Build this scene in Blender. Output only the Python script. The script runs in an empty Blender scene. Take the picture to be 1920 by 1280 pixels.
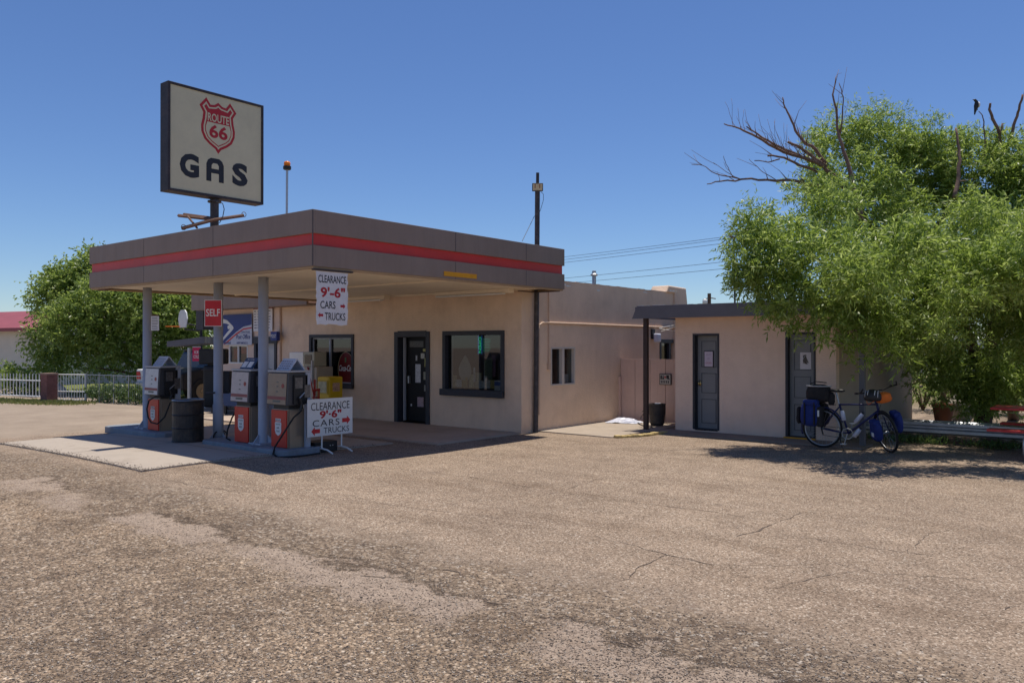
import bpy, math, random
import numpy as np
from mathutils import Vector, Matrix
random.seed(7); rng = np.random.default_rng(7)
R = math.radians
sc = bpy.context.scene
# ------------------------------------------------------------------ camera
CH = 1.8; FPX = 1500.0; HY = 646.5
RV = (math.cos(R(39.03)), math.sin(R(39.03))); FV = (-math.sin(R(39.03)), math.cos(R(39.03)))
cam = bpy.data.cameras.new('camera'); co = bpy.data.objects.new('camera', cam); sc.collection.objects.link(co)
co.location = (0, 0, CH); co.rotation_euler = (R(90.248), 0, R(39.03))
cam.sensor_width = 36; cam.lens = 36*FPX/1920; cam.clip_end = 3000; cam.clip_start = .05
sc.camera = co
# ------------------------------------------------------------------ light
SUNV = Vector((-.004, .19, 1)).normalized()
w = bpy.data.worlds.new('World'); sc.world = w; w.use_nodes = True
nt = w.node_tree; bg = nt.nodes['Background']; sky = nt.nodes.new('ShaderNodeTexSky')
sky.sky_type = 'NISHITA'; sky.sun_disc = False
sky.sun_elevation = math.asin(SUNV.z); sky.sun_rotation = math.atan2(SUNV.x, SUNV.y)
sky.altitude = 300; sky.air_density = 1.0; sky.dust_density = .1; sky.ozone_density = 9.0
hsn = nt.nodes.new('ShaderNodeHueSaturation'); hsn.inputs['Saturation'].default_value = 1.05; hsn.inputs['Hue'].default_value = .507
nt.links.new(sky.outputs[0], hsn.inputs['Color']); nt.links.new(hsn.outputs[0], bg.inputs[0]); bg.inputs[1].default_value = .0665
sl = bpy.data.lights.new('sun', 'SUN'); sl.energy = 2.95; sl.angle = R(.53); sl.color = (1, .925, .81)
so = bpy.data.objects.new('sun', sl); sc.collection.objects.link(so); so.location = (5, 10, 40)
so.rotation_euler = SUNV.to_track_quat('Z', 'Y').to_euler()
sc.view_settings.view_transform = 'Standard'; sc.view_settings.look = 'None'
sc.view_settings.exposure = .74; sc.view_settings.gamma = 1
# ------------------------------------------------------------------ helpers
def ray(px, py):
    dx = (px-960)/FPX; dz = (HY-py)/FPX
    return (dx*RV[0]+FV[0], dx*RV[1]+FV[1], dz)
def P(px, py, t):
    r = ray(px, py); return Vector((r[0]*t, r[1]*t, CH+r[2]*t))
def onY(px, py, Y):
    return P(px, py, Y/ray(px, py)[1])
def onX(px, py, X):
    return P(px, py, X/ray(px, py)[0])
def onG(px, py, z=0):
    return P(px, py, (z-CH)/ray(px, py)[2])
MC = {}
def newmat(name):
    m = bpy.data.materials.new(name); m.use_nodes = True
    return m, m.node_tree, m.node_tree.nodes['Principled BSDF']
def mat(name, col, rough=.75, var=.12, scale=3.0, bump=0.0, bscale=60.0, metal=0.0, spec=.4, dirt=0.0, dcol=(.12,.09,.06), dscale=1.6, streak=0.0):
    if name in MC: return MC[name]
    m, t, b = newmat(name); MC[name] = m
    N = t.nodes; L = t.links
    tc = N.new('ShaderNodeTexCoord'); nz = N.new('ShaderNodeTexNoise'); nz.inputs['Scale'].default_value = scale
    nz.inputs['Detail'].default_value = 8; nz.inputs['Roughness'].default_value = .65
    L.new(tc.outputs['Object'], nz.inputs['Vector'])
    rp = N.new('ShaderNodeValToRGB'); rp.color_ramp.elements[0].position = .3; rp.color_ramp.elements[1].position = .7
    rp.color_ramp.elements[0].color = (*[c*(1-var) for c in col], 1); rp.color_ramp.elements[1].color = (*[min(1, c*(1+var)) for c in col], 1)
    L.new(nz.outputs['Fac'], rp.inputs[0]); out = rp.outputs[0]
    if dirt:
        n2 = N.new('ShaderNodeTexNoise'); n2.inputs['Scale'].default_value = dscale; n2.inputs['Detail'].default_value = 10; n2.inputs['Roughness'].default_value = .75
        L.new(tc.outputs['Object'], n2.inputs['Vector'])
        r2 = N.new('ShaderNodeValToRGB'); r2.color_ramp.elements[0].position = .5; r2.color_ramp.elements[1].position = .72
        r2.color_ramp.elements[0].color = (0,0,0,1); r2.color_ramp.elements[1].color = (dirt, dirt, dirt, 1)
        L.new(n2.outputs['Fac'], r2.inputs[0])
        mx = N.new('ShaderNodeMixRGB'); mx.inputs[2].default_value = (*dcol, 1)
        L.new(r2.outputs[0], mx.inputs[0]); L.new(out, mx.inputs[1]); out = mx.outputs[0]
    if streak:
        mp = N.new('ShaderNodeMapping'); mp.inputs['Scale'].default_value = (2.6, 2.6, .4); L.new(tc.outputs['Object'], mp.inputs[0])
        n4 = N.new('ShaderNodeTexNoise'); n4.inputs['Scale'].default_value = 1.6; n4.inputs['Detail'].default_value = 9; n4.inputs['Roughness'].default_value = .7; L.new(mp.outputs[0], n4.inputs['Vector'])
        r4 = N.new('ShaderNodeValToRGB'); r4.color_ramp.elements[0].position = .45; r4.color_ramp.elements[1].position = .8
        r4.color_ramp.elements[0].color = (1,1,1,1); r4.color_ramp.elements[1].color = (1-streak, 1-streak*1.1, 1-streak*1.2, 1)
        L.new(n4.outputs['Fac'], r4.inputs[0]); m4 = N.new('ShaderNodeMixRGB'); m4.blend_type = 'MULTIPLY'; m4.inputs[0].default_value = 1
        L.new(out, m4.inputs[1]); L.new(r4.outputs[0], m4.inputs[2]); out = m4.outputs[0]
    L.new(out, b.inputs['Base Color'])
    b.inputs['Roughness'].default_value = rough; b.inputs['Metallic'].default_value = metal
    b.inputs['Specular IOR Level'].default_value = spec
    if bump:
        n3 = N.new('ShaderNodeTexNoise'); n3.inputs['Scale'].default_value = bscale; n3.inputs['Detail'].default_value = 5
        L.new(tc.outputs['Object'], n3.inputs['Vector'])
        bp = N.new('ShaderNodeBump'); bp.inputs['Strength'].default_value = bump; bp.inputs['Distance'].default_value = .02
        L.new(n3.outputs['Fac'], bp.inputs['Height']); L.new(bp.outputs[0], b.inputs['Normal'])
    return m
def tag(o, label=None, cat=None, group=None, kind=None):
    if label: o['label'] = label
    if cat: o['category'] = cat
    if group: o['group'] = group
    if kind: o['kind'] = kind
    return o
def thing(name, label, cat, loc=(0, 0, 0), rz=0.0, group=None):
    o = bpy.data.objects.new(name, None); sc.collection.objects.link(o)
    o.location = loc; o.rotation_euler = (0, 0, rz); o.empty_display_size = .2
    return tag(o, label, cat, group)
def rootmat(p):
    M = Matrix.Identity(4)
    while p is not None:
        M = Matrix.LocRotScale(p.location, p.rotation_euler, p.scale) @ M; p = p.parent
    return M
def FX(X, Y, Z): # local frame on a face looking towards +X : x->+Y  y->+Z  z->+X
    return Matrix(((0, 0, 1, X), (1, 0, 0, Y), (0, 1, 0, Z), (0, 0, 0, 1)))
def FY(X, Y, Z): # face looking towards -Y : x->+X y->+Z z->-Y
    return Matrix(((1, 0, 0, X), (0, 0, -1, Y), (0, 1, 0, Z), (0, 0, 0, 1)))
class MB:
    def __init__(s): s.v = []; s.f = []
    def add(s, vs, fs, M=None):
        o = len(s.v)
        for p in vs:
            p = Vector(p)
            s.v.append(M @ p if M is not None else p)
        s.f += [tuple(i+o for i in f) for f in fs]; return s
    def box(s, x0, x1, y0, y1, z0, z1, M=None):
        v = [(x, y, z) for z in (z0, z1) for y in (y0, y1) for x in (x0, x1)]
        return s.add(v, [(0,2,3,1),(4,5,7,6),(0,1,5,4),(2,6,7,3),(0,4,6,2),(1,3,7,5)], M)
    def cbox(s, c, d, M=None, rot=None):
        K = Matrix.Translation(c)
        if rot: K = K @ rot
        if M is not None: K = M @ K
        return s.box(-d[0]/2, d[0]/2, -d[1]/2, d[1]/2, -d[2]/2, d[2]/2, K)
    def tube(s, pts, r, n=8, M=None, cap=True):
        pts = [Vector(p) for p in pts]; k = len(pts)
        rs = r if isinstance(r, (list, tuple)) else [r]*k
        vs = []; fs = []
        up = None
        for i, p in enumerate(pts):
            d = (pts[min(i+1, k-1)]-pts[max(i-1, 0)])
            d = d.normalized() if d.length > 1e-9 else Vector((0, 0, 1))
            if up is None: up = Vector((0, 0, 1)) if abs(d.z) < .9 else Vector((1, 0, 0))
            a = d.cross(up)
            if a.length < 1e-5: a = d.cross(Vector((.3, .9, .1)))
            a.normalize(); b = a.cross(d); up = b
            for j in range(n):
                t = 2*math.pi*j/n; vs.append(p+(a*math.cos(t)+b*math.sin(t))*rs[i])
        for i in range(k-1):
            for j in range(n):
                q = (j+1) % n; fs.append((i*n+j, i*n+q, (i+1)*n+q, (i+1)*n+j))
        if cap: fs.append(tuple(range(n-1, -1, -1))); fs.append(tuple((k-1)*n+j for j in range(n)))
        return s.add(vs, fs, M)
    def lathe(s, prof, c=(0, 0, 0), n=24, M=None):
        vs = []; fs = []
        for r, z in prof:
            for j in range(n):
                t = 2*math.pi*j/n; vs.append((c[0]+r*math.cos(t), c[1]+r*math.sin(t), c[2]+z))
        for i in range(len(prof)-1):
            for j in range(n):
                q = (j+1) % n; fs.append((i*n+j, i*n+q, (i+1)*n+q, (i+1)*n+j))
        if prof[0][0] > 1e-4: fs.append(tuple(range(n-1, -1, -1)))
        if prof[-1][0] > 1e-4: fs.append(tuple((len(prof)-1)*n+j for j in range(n)))
        return s.add(vs, fs, M)
    def poly(s, pts, z0, z1, M=None):
        n = len(pts); ar = sum(pts[i][0]*pts[(i+1) % n][1]-pts[(i+1) % n][0]*pts[i][1] for i in range(n))
        if ar < 0: pts = pts[::-1]
        vs = [(x, y, z0) for x, y in pts]+[(x, y, z1) for x, y in pts]
        fs = [tuple(range(n-1, -1, -1)), tuple(range(n, 2*n))]+[(i, (i+1) % n, n+(i+1) % n, n+i) for i in range(n)]
        return s.add(vs, fs, M)
    def torus(s, c, R0, r, M=None, n=36, m=8, axis='y', a0=0, a1=2*math.pi):
        pts = []
        for i in range(n+1):
            a = a0+(a1-a0)*i/n
            ca, sa = R0*math.cos(a), R0*math.sin(a)
            pts.append({'y': (c[0]+ca, c[1], c[2]+sa), 'x': (c[0], c[1]+ca, c[2]+sa), 'z': (c[0]+ca, c[1]+sa, c[2])}[axis])
        return s.tube(pts, r, m, M, cap=(a1-a0) < 6.2)
    def ell(s, c, rad, M=None, n=16, m=10, fn=None):
        vs = []; fs = []
        for i in range(m+1):
            ph = math.pi*i/m
            for j in range(n):
                th = 2*math.pi*j/n
                p = Vector((math.sin(ph)*math.cos(th)*rad[0], math.sin(ph)*math.sin(th)*rad[1], math.cos(ph)*rad[2]))
                if fn: p = fn(p)
                vs.append(Vector(c)+p)
        for i in range(m):
            for j in range(n):
                q = (j+1) % n; fs.append((i*n+j, (i+1)*n+j, (i+1)*n+q, i*n+q))
        return s.add(vs, fs, M)
    def build(s, name, m, parent=None, bevel=0, smooth=False, local=False):
        inv = Matrix.Identity(4) if (local or parent is None) else rootmat(parent).inverted()
        me = bpy.data.meshes.new(name); me.from_pydata([inv @ p for p in s.v], [], s.f); me.update()
        o = bpy.data.objects.new(name, me); sc.collection.objects.link(o)
        if m: me.materials.append(m)
        if parent: o.parent = parent
        if smooth:
            me.polygons.foreach_set('use_smooth', [True]*len(me.polygons))
        if bevel:
            b = o.modifiers.new('bevel', 'BEVEL'); b.width = bevel; b.segments = 2; b.limit_method = 'ANGLE'
        return o
TXT = {}
def text(name, s, wd, ht, M, m, parent, bold=0.0, shear=0.0, th=.0025, sp=1.0):
    cu = bpy.data.curves.new('t', 'FONT'); cu.body = s; cu.offset = bold; cu.shear = shear; cu.space_character = sp; cu.resolution_u = 3
    ob = bpy.data.objects.new('t', cu); sc.collection.objects.link(ob)
    dg = bpy.context.evaluated_depsgraph_get(); me = bpy.data.meshes.new_from_object(ob.evaluated_get(dg))
    vs = [v.co.copy() for v in me.vertices]; fs = [tuple(p.vertices) for p in me.polygons]
    bpy.data.objects.remove(ob); bpy.data.curves.remove(cu); bpy.data.meshes.remove(me)
    x0 = min(v.x for v in vs); x1 = max(v.x for v in vs); y0 = min(v.y for v in vs); y1 = max(v.y for v in vs)
    b = MB(); b.add([((v.x-(x0+x1)/2)/(x1-x0)*wd, (v.y-(y0+y1)/2)/(y1-y0)*ht, th) for v in vs], fs, M)
    return b.build(name, m, parent)
def blob_mesh(name, V, F, m, parent=None, smooth=False):
    me = bpy.data.meshes.new(name); nv = len(V); nf = len(F); k = F.shape[1]
    me.vertices.add(nv); me.vertices.foreach_set('co', V.astype(np.float32).ravel())
    me.loops.add(nf*k); me.loops.foreach_set('vertex_index', F.astype(np.int32).ravel())
    me.polygons.add(nf); me.polygons.foreach_set('loop_start', np.arange(nf, dtype=np.int32)*k)
    me.update(calc_edges=True); me.validate()
    o = bpy.data.objects.new(name, me); sc.collection.objects.link(o)
    if m: me.materials.append(m)
    if parent: o.parent = parent
    return o
def copy_tree(o, parent=None):
    c = o.copy(); sc.collection.objects.link(c); c.parent = parent
    for ch in list(o.children): copy_tree(ch, c)
    return c
# ------------------------------------------------------------------ materials
M_stucco = mat('stucco', (.78, .59, .44), .9, .08, 1.2, .6, 38, dirt=.4, dcol=(.52, .36, .26), dscale=1.3, streak=.09)
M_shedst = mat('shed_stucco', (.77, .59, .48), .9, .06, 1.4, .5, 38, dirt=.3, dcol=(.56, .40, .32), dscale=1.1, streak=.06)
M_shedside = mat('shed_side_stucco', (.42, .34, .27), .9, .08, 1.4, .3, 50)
M_soffit = mat('soffit_paint', (.80, .70, .55), .8, .06, 1.0, .05, 30, dirt=.3, dcol=(.48, .38, .28))
M_fascia = mat('fascia_grey', (.27, .20, .16), .6, .06, 1.5, .05, 20, dirt=.35, dcol=(.25, .215, .195), dscale=2.5, streak=.18)
M_red = mat('red_band', (.60, .04, .035), .45, .10, 2, dirt=.3, dcol=(.3, .07, .06))
M_dark = mat('dark_trim', (.032, .034, .045), .55, .15, 6, .05, 40)
M_black = mat('black_paint', (.02, .02, .022), .5, .2, 8)
M_rubber = mat('rubber', (.018, .018, .018), .8, .1, 8)
M_steel = mat('galvanised', (.42, .44, .47), .4, .12, 5, .03, 30, metal=.7, dirt=.3, dcol=(.3, .3, .3))
M_grey = mat('column_grey', (.40, .43, .50), .6, .08, 3, .05, 30, dirt=.25, dcol=(.12, .11, .10), dscale=3)
M_islandp = mat('island_paint', (.22, .25, .29), .8, .15, 4, .3, 40, dirt=.5, dcol=(.10, .09, .08), dscale=3)
M_white = mat('white_paint', (.74, .74, .72), .55, .05, 5, dirt=.12, dcol=(.4, .37, .32), dscale=4)
M_paper = mat('paper', (.72, .72, .75), .8, .06, 9)
M_ltgrey = mat('light_grey', (.40, .41, .44), .5, .08, 5, dirt=.2, dcol=(.2, .18, .16), dscale=5)
M_pumpred = mat('pump_red', (.56, .03, .018), .4, .10, 6, dirt=.3, dcol=(.38, .05, .04), dscale=5)
M_signred = mat('sign_red', (.55, .02, .03), .45, .08, 5)
M_letred = mat('lettering_red', (.42, .02, .03), .6, .1, 20)
M_letblk = mat('lettering_black', (.02, .022, .03), .6, .2, 20)
M_letwht = mat('lettering_white', (.8, .8, .78), .6, .05, 20)
M_cream = mat('sign_cream', (.60, .55, .37), .5, .06, 2.5, dirt=.25, dcol=(.42, .38, .28), dscale=2)
M_blue = mat('post_blue', (.02, .04, .20), .5, .1, 6)
M_yellow = mat('yellow_paint', (.72, .32, .008), .5, .1, 6, dirt=.2, dcol=(.4, .22, .02))
M_rust = mat('rusty_pipe', (.14, .075, .05), .75, .35, 14, .2, 60)
M_polep = mat('pole_paint', (.055, .05, .055), .6, .25, 12, dirt=.4, dcol=(.2, .17, .15), dscale=12)
M_door = mat('door_grey', (.21, .215, .225), .5, .07, 4, dirt=.2, dcol=(.08, .08, .08), dscale=4)
M_brass = mat('brass', (.6, .45, .2), .3, .1, 9, metal=.8)
M_brown = mat('brown_post', (.055, .038, .036), .65, .15, 8, .05, 50)
M_shedf = mat('shed_fascia', (.14, .14, .16), .55, .08, 2, .05, 20, dirt=.3, dcol=(.11, .10, .10))
M_fence = mat('fence_panel', (.62, .44, .37), .75, .07, 3, .08, 40)
M_bark = mat('bark', (.13, .085, .06), .95, .3, 12, .6, 40)
M_deadw = mat('dead_wood', (.20, .125, .095), .9, .3, 14, .4, 60)
M_brick = mat('brick_pillar', (.22, .10, .085), .9, .3, 9, .4, 30)
M_conc = mat('concrete', (.40, .345, .29), .9, .10, 1.5, .25, 80, dirt=.8, dcol=(.22, .18, .145), dscale=1.5)
M_roofr = mat('roof_red', (.27, .065, .075), .6, .12, 2)
M_wallw = mat('house_wall', (.64, .60, .52), .85, .06, 2)
M_wallv = mat('house_wall_white', (.55, .54, .56), .85, .06, 2)
M_bikeblue = mat('bike_blue', (.02, .025, .10), .35, .1, 9)
M_bagblue = mat('bag_blue', (.013, .03, .17), .75, .25, 14, .25, 40)
M_bagblk = mat('bag_black', (.022, .02, .022), .85, .25, 14, .25, 40)
M_orange = mat('orange_cloth', (.75, .17, .02), .7, .15, 9)
M_tabred = mat('table_red', (.50, .03, .03), .4, .15, 6, dirt=.2, dcol=(.6, .3, .28), dscale=6)
def glass(name, tint=(.9, .95, .95), refl=.12):
    m, t, b = newmat(name); N = t.nodes; L = t.links
    tr = N.new('ShaderNodeBsdfTransparent'); tr.inputs[0].default_value = (*tint, 1)
    gl = N.new('ShaderNodeBsdfGlossy'); gl.inputs['Roughness'].default_value = .02; gl.inputs[0].default_value = (.9, .9, .95, 1)
    fr = N.new('ShaderNodeFresnel'); fr.inputs[0].default_value = 1.55
    ad = N.new('ShaderNodeMath'); ad.operation = 'ADD'; ad.inputs[1].default_value = refl
    mx = N.new('ShaderNodeMixShader'); L.new(fr.outputs[0], ad.inputs[0])
    ge = N.new('ShaderNodeNewGeometry'); sb = N.new('ShaderNodeMath'); sb.operation = 'SUBTRACT'; sb.inputs[0].default_value = 1; L.new(ge.outputs['Backfacing'], sb.inputs[1])
    mu = N.new('ShaderNodeMath'); mu.operation = 'MULTIPLY'; L.new(ad.outputs[0], mu.inputs[0]); L.new(sb.outputs[0], mu.inputs[1]); L.new(mu.outputs[0], mx.inputs[0])
    L.new(tr.outputs[0], mx.inputs[1]); L.new(gl.outputs[0], mx.inputs[2])
    L.new(mx.outputs[0], N['Material Output'].inputs[0]); return m
M_glass = glass('window_glass', (.62, .66, .66), .03)
M_glassd = mat('dark_glass', (.025, .028, .03), .06, .1, 3, spec=.8)
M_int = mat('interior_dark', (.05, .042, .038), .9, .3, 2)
def leafmat(name, c1, c2, c3, tr=.45):
    m, t, b = newmat(name); N = t.nodes; L = t.links
    g = N.new('ShaderNodeNewGeometry'); rp = N.new('ShaderNodeValToRGB')
    e = rp.color_ramp.elements; e[0].color = (*c1, 1); e[1].color = (*c3, 1); k = e.new(.5); k.color = (*c2, 1)
    L.new(g.outputs['Random Per Island'], rp.inputs[0])
    di = N.new('ShaderNodeBsdfPrincipled'); di.inputs['Roughness'].default_value = .42; di.inputs['Specular IOR Level'].default_value = .5
    ts = N.new('ShaderNodeBsdfTranslucent'); hs = N.new('ShaderNodeHueSaturation'); hs.inputs['Value'].default_value = 1.5; hs.inputs['Hue'].default_value = .485
    L.new(rp.outputs[0], di.inputs['Base Color']); L.new(rp.outputs[0], hs.inputs['Color']); L.new(hs.outputs[0], ts.inputs[0])
    mx = N.new('ShaderNodeMixShader'); mx.inputs[0].default_value = tr
    L.new(di.outputs[0], mx.inputs[1]); L.new(ts.outputs[0], mx.inputs[2]); L.new(mx.outputs[0], N['Material Output'].inputs[0]); return m
M_leaf = leafmat('willow_leaf', (.13, .205, .03), (.21, .31, .055), (.35, .44, .15), .5)
M_leaf2 = leafmat('yard_leaf', (.13, .20, .035), (.20, .29, .06), (.30, .38, .12), .5)
M_grass = leafmat('grass_blade', (.10, .14, .03), (.16, .19, .05), (.26, .24, .10), .3)
M_weed = leafmat('weed_leaf', (.04, .08, .02), (.07, .13, .03), (.12, .17, .05), .3)
# ------------------------------------------------------------------ ground
def gz(x, y):
    return .09*math.exp(-(((x+12.5)/4.5)**2+((y-6.2)/2.6)**2))
def ground_mat():
    m, t, b = newmat('ground_surface'); N = t.nodes; L = t.links
    tc = N.new('ShaderNodeTexCoord'); sx = N.new('ShaderNodeSeparateXYZ'); L.new(tc.outputs['Object'], sx.inputs[0])
    def math_(op, a, bb, cl=False):
        n = N.new('ShaderNodeMath'); n.operation = op; n.use_clamp = cl
        for i, q in enumerate((a, bb)):
            if q is None: continue
            if isinstance(q, (int, float)): n.inputs[i].default_value = q
            else: L.new(q, n.inputs[i])
        return n.outputs[0]
    def noise(s, d=6, ro=.6, dist=0):
        n = N.new('ShaderNodeTexNoise'); n.inputs['Scale'].default_value = s; n.inputs['Detail'].default_value = d; n.inputs['Roughness'].default_value = ro
        n.inputs['Distortion'].default_value = dist; L.new(tc.outputs['Object'], n.inputs['Vector']); return n.outputs['Fac']
    def ramp(f, stops):
        r = N.new('ShaderNodeValToRGB'); e = r.color_ramp.elements
        e[0].position = stops[0][0]; e[0].color = (*stops[0][1], 1); e[1].position = stops[-1][0]; e[1].color = (*stops[-1][1], 1)
        for p_, c_ in stops[1:-1]: k = e.new(p_); k.color = (*c_, 1)
        L.new(f, r.inputs[0]); return r.outputs[0]
    def mix(f, a, bb, mode='MIX'):
        n = N.new('ShaderNodeMixRGB'); n.blend_type = mode
        for i, q in ((0, f), (1, a), (2, bb)):
            if isinstance(q, (int, float)): n.inputs[i].default_value = q
            elif isinstance(q, tuple): n.inputs[i].default_value = (*q, 1)
            else: L.new(q, n.inputs[i])
        return n.outputs[0]
    def vor(s, feat='F1'):
        n = N.new('ShaderNodeTexVoronoi'); n.inputs['Scale'].default_value = s; n.feature = feat; L.new(tc.outputs['Object'], n.inputs['Vector']); return n
    def g3(v): return (v, v, v)
    big = noise(.35, 8, .65); mid = noise(2.2, 8, .7)
    # sealed lot: fine aggregate
    v1 = vor(85); sp = N.new('ShaderNodeSeparateColor'); L.new(v1.outputs['Color'], sp.inputs[0])
    fine = ramp(sp.outputs[0], [(0, (.11, .085, .065)), (.18, (.20, .155, .12)), (.6, (.31, .24, .185)), (.9, (.40, .32, .25)), (1, (.58, .52, .45))])
    fine = mix(.75, fine, ramp(mid, [(.3, (.72, .70, .68)), (.7, (1.1, 1.08, 1.05))]), 'MULTIPLY')
    fine = mix(.8, fine, ramp(big, [(.35, (.82, .79, .76)), (.65, (1.12, 1.10, 1.06))]), 'MULTIPLY')
    # coarse shoulder
    v2 = vor(42); s2 = N.new('ShaderNodeSeparateColor'); L.new(v2.outputs['Color'], s2.inputs[0])
    v3 = vor(95); s3 = N.new('ShaderNodeSeparateColor'); L.new(v3.outputs['Color'], s3.inputs[0])
    co1 = ramp(s2.outputs[0], [(0, (.08, .058, .042)), (.25, (.215, .16, .115)), (.6, (.36, .28, .205)), (.88, (.54, .44, .335)), (1, (.72, .67, .60))])
    co2 = ramp(s3.outputs[1], [(0, (.13, .096, .07)), (.5, (.34, .265, .20)), (1, (.52, .44, .36))])
    coarse = mix(.45, co1, co2)
    edge = ramp(v2.outputs['Distance'], [(0, g3(1.15)), (.32, g3(1.0)), (.6, g3(.40))])
    coarse = mix(.7, coarse, edge, 'MULTIPLY')
    coarse = mix(.9, coarse, ramp(noise(1.1, 10, .75), [(.36, (.60, .555, .52)), (.5, (1.0, .96, .91)), (.64, (1.25, 1.19, 1.11))]), 'MULTIPLY')
    # shoulder mask
    n1 = noise(1.4, 6, .6); e1 = math_('ADD', sx.outputs[1], math_('MULTIPLY', math_('SUBTRACT', n1, .5), 1.3))
    msk = math_('MULTIPLY', math_('SUBTRACT', 5.05, e1), 4.0, True)
    col = mix(msk, fine, coarse)
    # dark worn band along the edge of the seal
    bnd = math_('SUBTRACT', 1.0, math_('MULTIPLY', math_('ABSOLUTE', math_('SUBTRACT', e1, 4.62), None), 1.25), True)
    bnd = math_('MULTIPLY', bnd, ramp(noise(.9, 4), [(.30, g3(.25)), (.55, g3(1))]))
    col = mix(math_('MULTIPLY', bnd, .8), col, mix(.55, co1, (.085, .066, .055)))
    # coarse dark band, crumbled edge and pale worn patches behind it
    e2 = math_('ADD', sx.outputs[1], math_('MULTIPLY', math_('SUBTRACT', noise(1.3, 12, .78, .25), .5), 1.7))
    pat = ramp(noise(.55, 3, .5), [(.40, g3(0)), (.46, g3(1))])
    pf = math_('MULTIPLY', math_('MULTIPLY', math_('SUBTRACT', 4.20, e2), 14.0, True), math_('MULTIPLY', math_('SUBTRACT', e2, 3.62), 5.0, True))
    pf = math_('MULTIPLY', pf, pat)
    dirt = mix(.45, ramp(noise(26, 6, .7), [(.3, (.25, .195, .16)), (.7, (.36, .29, .24))]), co2)
    col = mix(math_('MULTIPLY', pf, .92), col, dirt)
    rim = math_('MULTIPLY', math_('SUBTRACT', 1.0, math_('MULTIPLY', math_('ABSOLUTE', math_('SUBTRACT', e2, 4.235), None), 16.0), True), pat)
    col = mix(math_('MULTIPLY', rim, ramp(noise(3.5, 5, .6), [(.34, g3(0)), (.46, g3(.95))])), col, (.055, .04, .03))
    # pits and dark stones of all sizes on the shoulder
    v5 = vor(9); s5 = N.new('ShaderNodeSeparateColor'); L.new(v5.outputs['Color'], s5.inputs[0])
    pit = math_('MULTIPLY', math_('LESS_THAN', v5.outputs['Distance'], math_('MULTIPLY', s5.outputs[0], .22)), math_('LESS_THAN', s5.outputs[1], .3))
    col = mix(math_('MULTIPLY', math_('MULTIPLY', pit, msk), .55), col, (.075, .056, .045))
    col = mix(math_('MULTIPLY', msk, .8), col, mix(1.0, col, ramp(noise(7, 10, .8), [(.36, (.60, .56, .53)), (.5, (1, .98, .96)), (.66, (1.16, 1.12, 1.06))]), 'MULTIPLY'))
    # faint tyre lanes and stains on the lot
    wv = N.new('ShaderNodeTexNoise'); wv.inputs['Scale'].default_value = .8; wv.inputs['Detail'].default_value = 7; wv.inputs['Roughness'].default_value = .7
    mpp = N.new('ShaderNodeMapping'); mpp.inputs['Scale'].default_value = (.35, 1.8, 1); mpp.inputs['Rotation'].default_value = (0, 0, .25); L.new(tc.outputs['Object'], mpp.inputs[0]); L.new(mpp.outputs[0], wv.inputs['Vector'])
    col = mix(.8, col, ramp(wv.outputs['Fac'], [(.34, (.80, .77, .74)), (.5, (1, 1, 1)), (.68, (1.08, 1.07, 1.06))]), 'MULTIPLY')
    col = mix(ramp(noise(1.7, 6, .6), [(.62, g3(0)), (.72, g3(.35))]), col, (.17, .13, .105))
    # far dirt lot to the left
    lm = math_('MULTIPLY', math_('SUBTRACT', -16.6, math_('ADD', sx.outputs[0], math_('MULTIPLY', math_('SUBTRACT', n1, .5), 2.0))), 1.2, True)
    lot = ramp(noise(.9, 9, .7), [(.3, (.25, .20, .155)), (.7, (.37, .30, .235))])
    col = mix(math_('MULTIPLY', lm, .85), col, lot)
    # far land
    fm = math_('MULTIPLY', math_('SUBTRACT', sx.outputs[1], 24), .3, True)
    col = mix(fm, col, ramp(noise(.12, 8, .7), [(.35, (.20, .15, .08)), (.65, (.16, .15, .07))]))
    L.new(col, b.inputs['Base Color']); b.inputs['Roughness'].default_value = .93; b.inputs['Specular IOR Level'].default_value = .2
    hb = math_('ADD', math_('MULTIPLY', v1.outputs['Distance'], -.35), math_('MULTIPLY', v2.outputs['Distance'], math_('MULTIPLY', msk, -1.0)))
    hb = math_('ADD', hb, math_('MULTIPLY', noise(9, 6, .7), 1.2))
    bp = N.new('ShaderNodeBump'); bp.inputs['Strength'].default_value = .8; bp.inputs['Distance'].default_value = .013
    L.new(hb, bp.inputs['Height']); L.new(bp.outputs[0], b.inputs['Normal'])
    return m
gx = np.unique(np.concatenate([np.linspace(-900, -40, 14), np.linspace(-40, 12, 131), np.linspace(12, 900, 14)]))
gy = np.unique(np.concatenate([np.linspace(-300, -4, 8), np.linspace(-4, 24, 71), np.linspace(24, 1500, 16)]))
X_, Y_ = np.meshgrid(gx, gy); Z_ = .09*np.exp(-(((X_+12.5)/4.5)**2+((Y_-6.2)/2.6)**2))
idx = np.arange(X_.size).reshape(X_.shape)
F_ = np.stack([idx[:-1, :-1], idx[:-1, 1:], idx[1:, 1:], idx[1:, :-1]], -1).reshape(-1, 4)
tag(blob_mesh('ground', np.stack([X_, Y_, Z_], -1).reshape(-1, 3), F_, ground_mat()), kind='structure')
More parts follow.
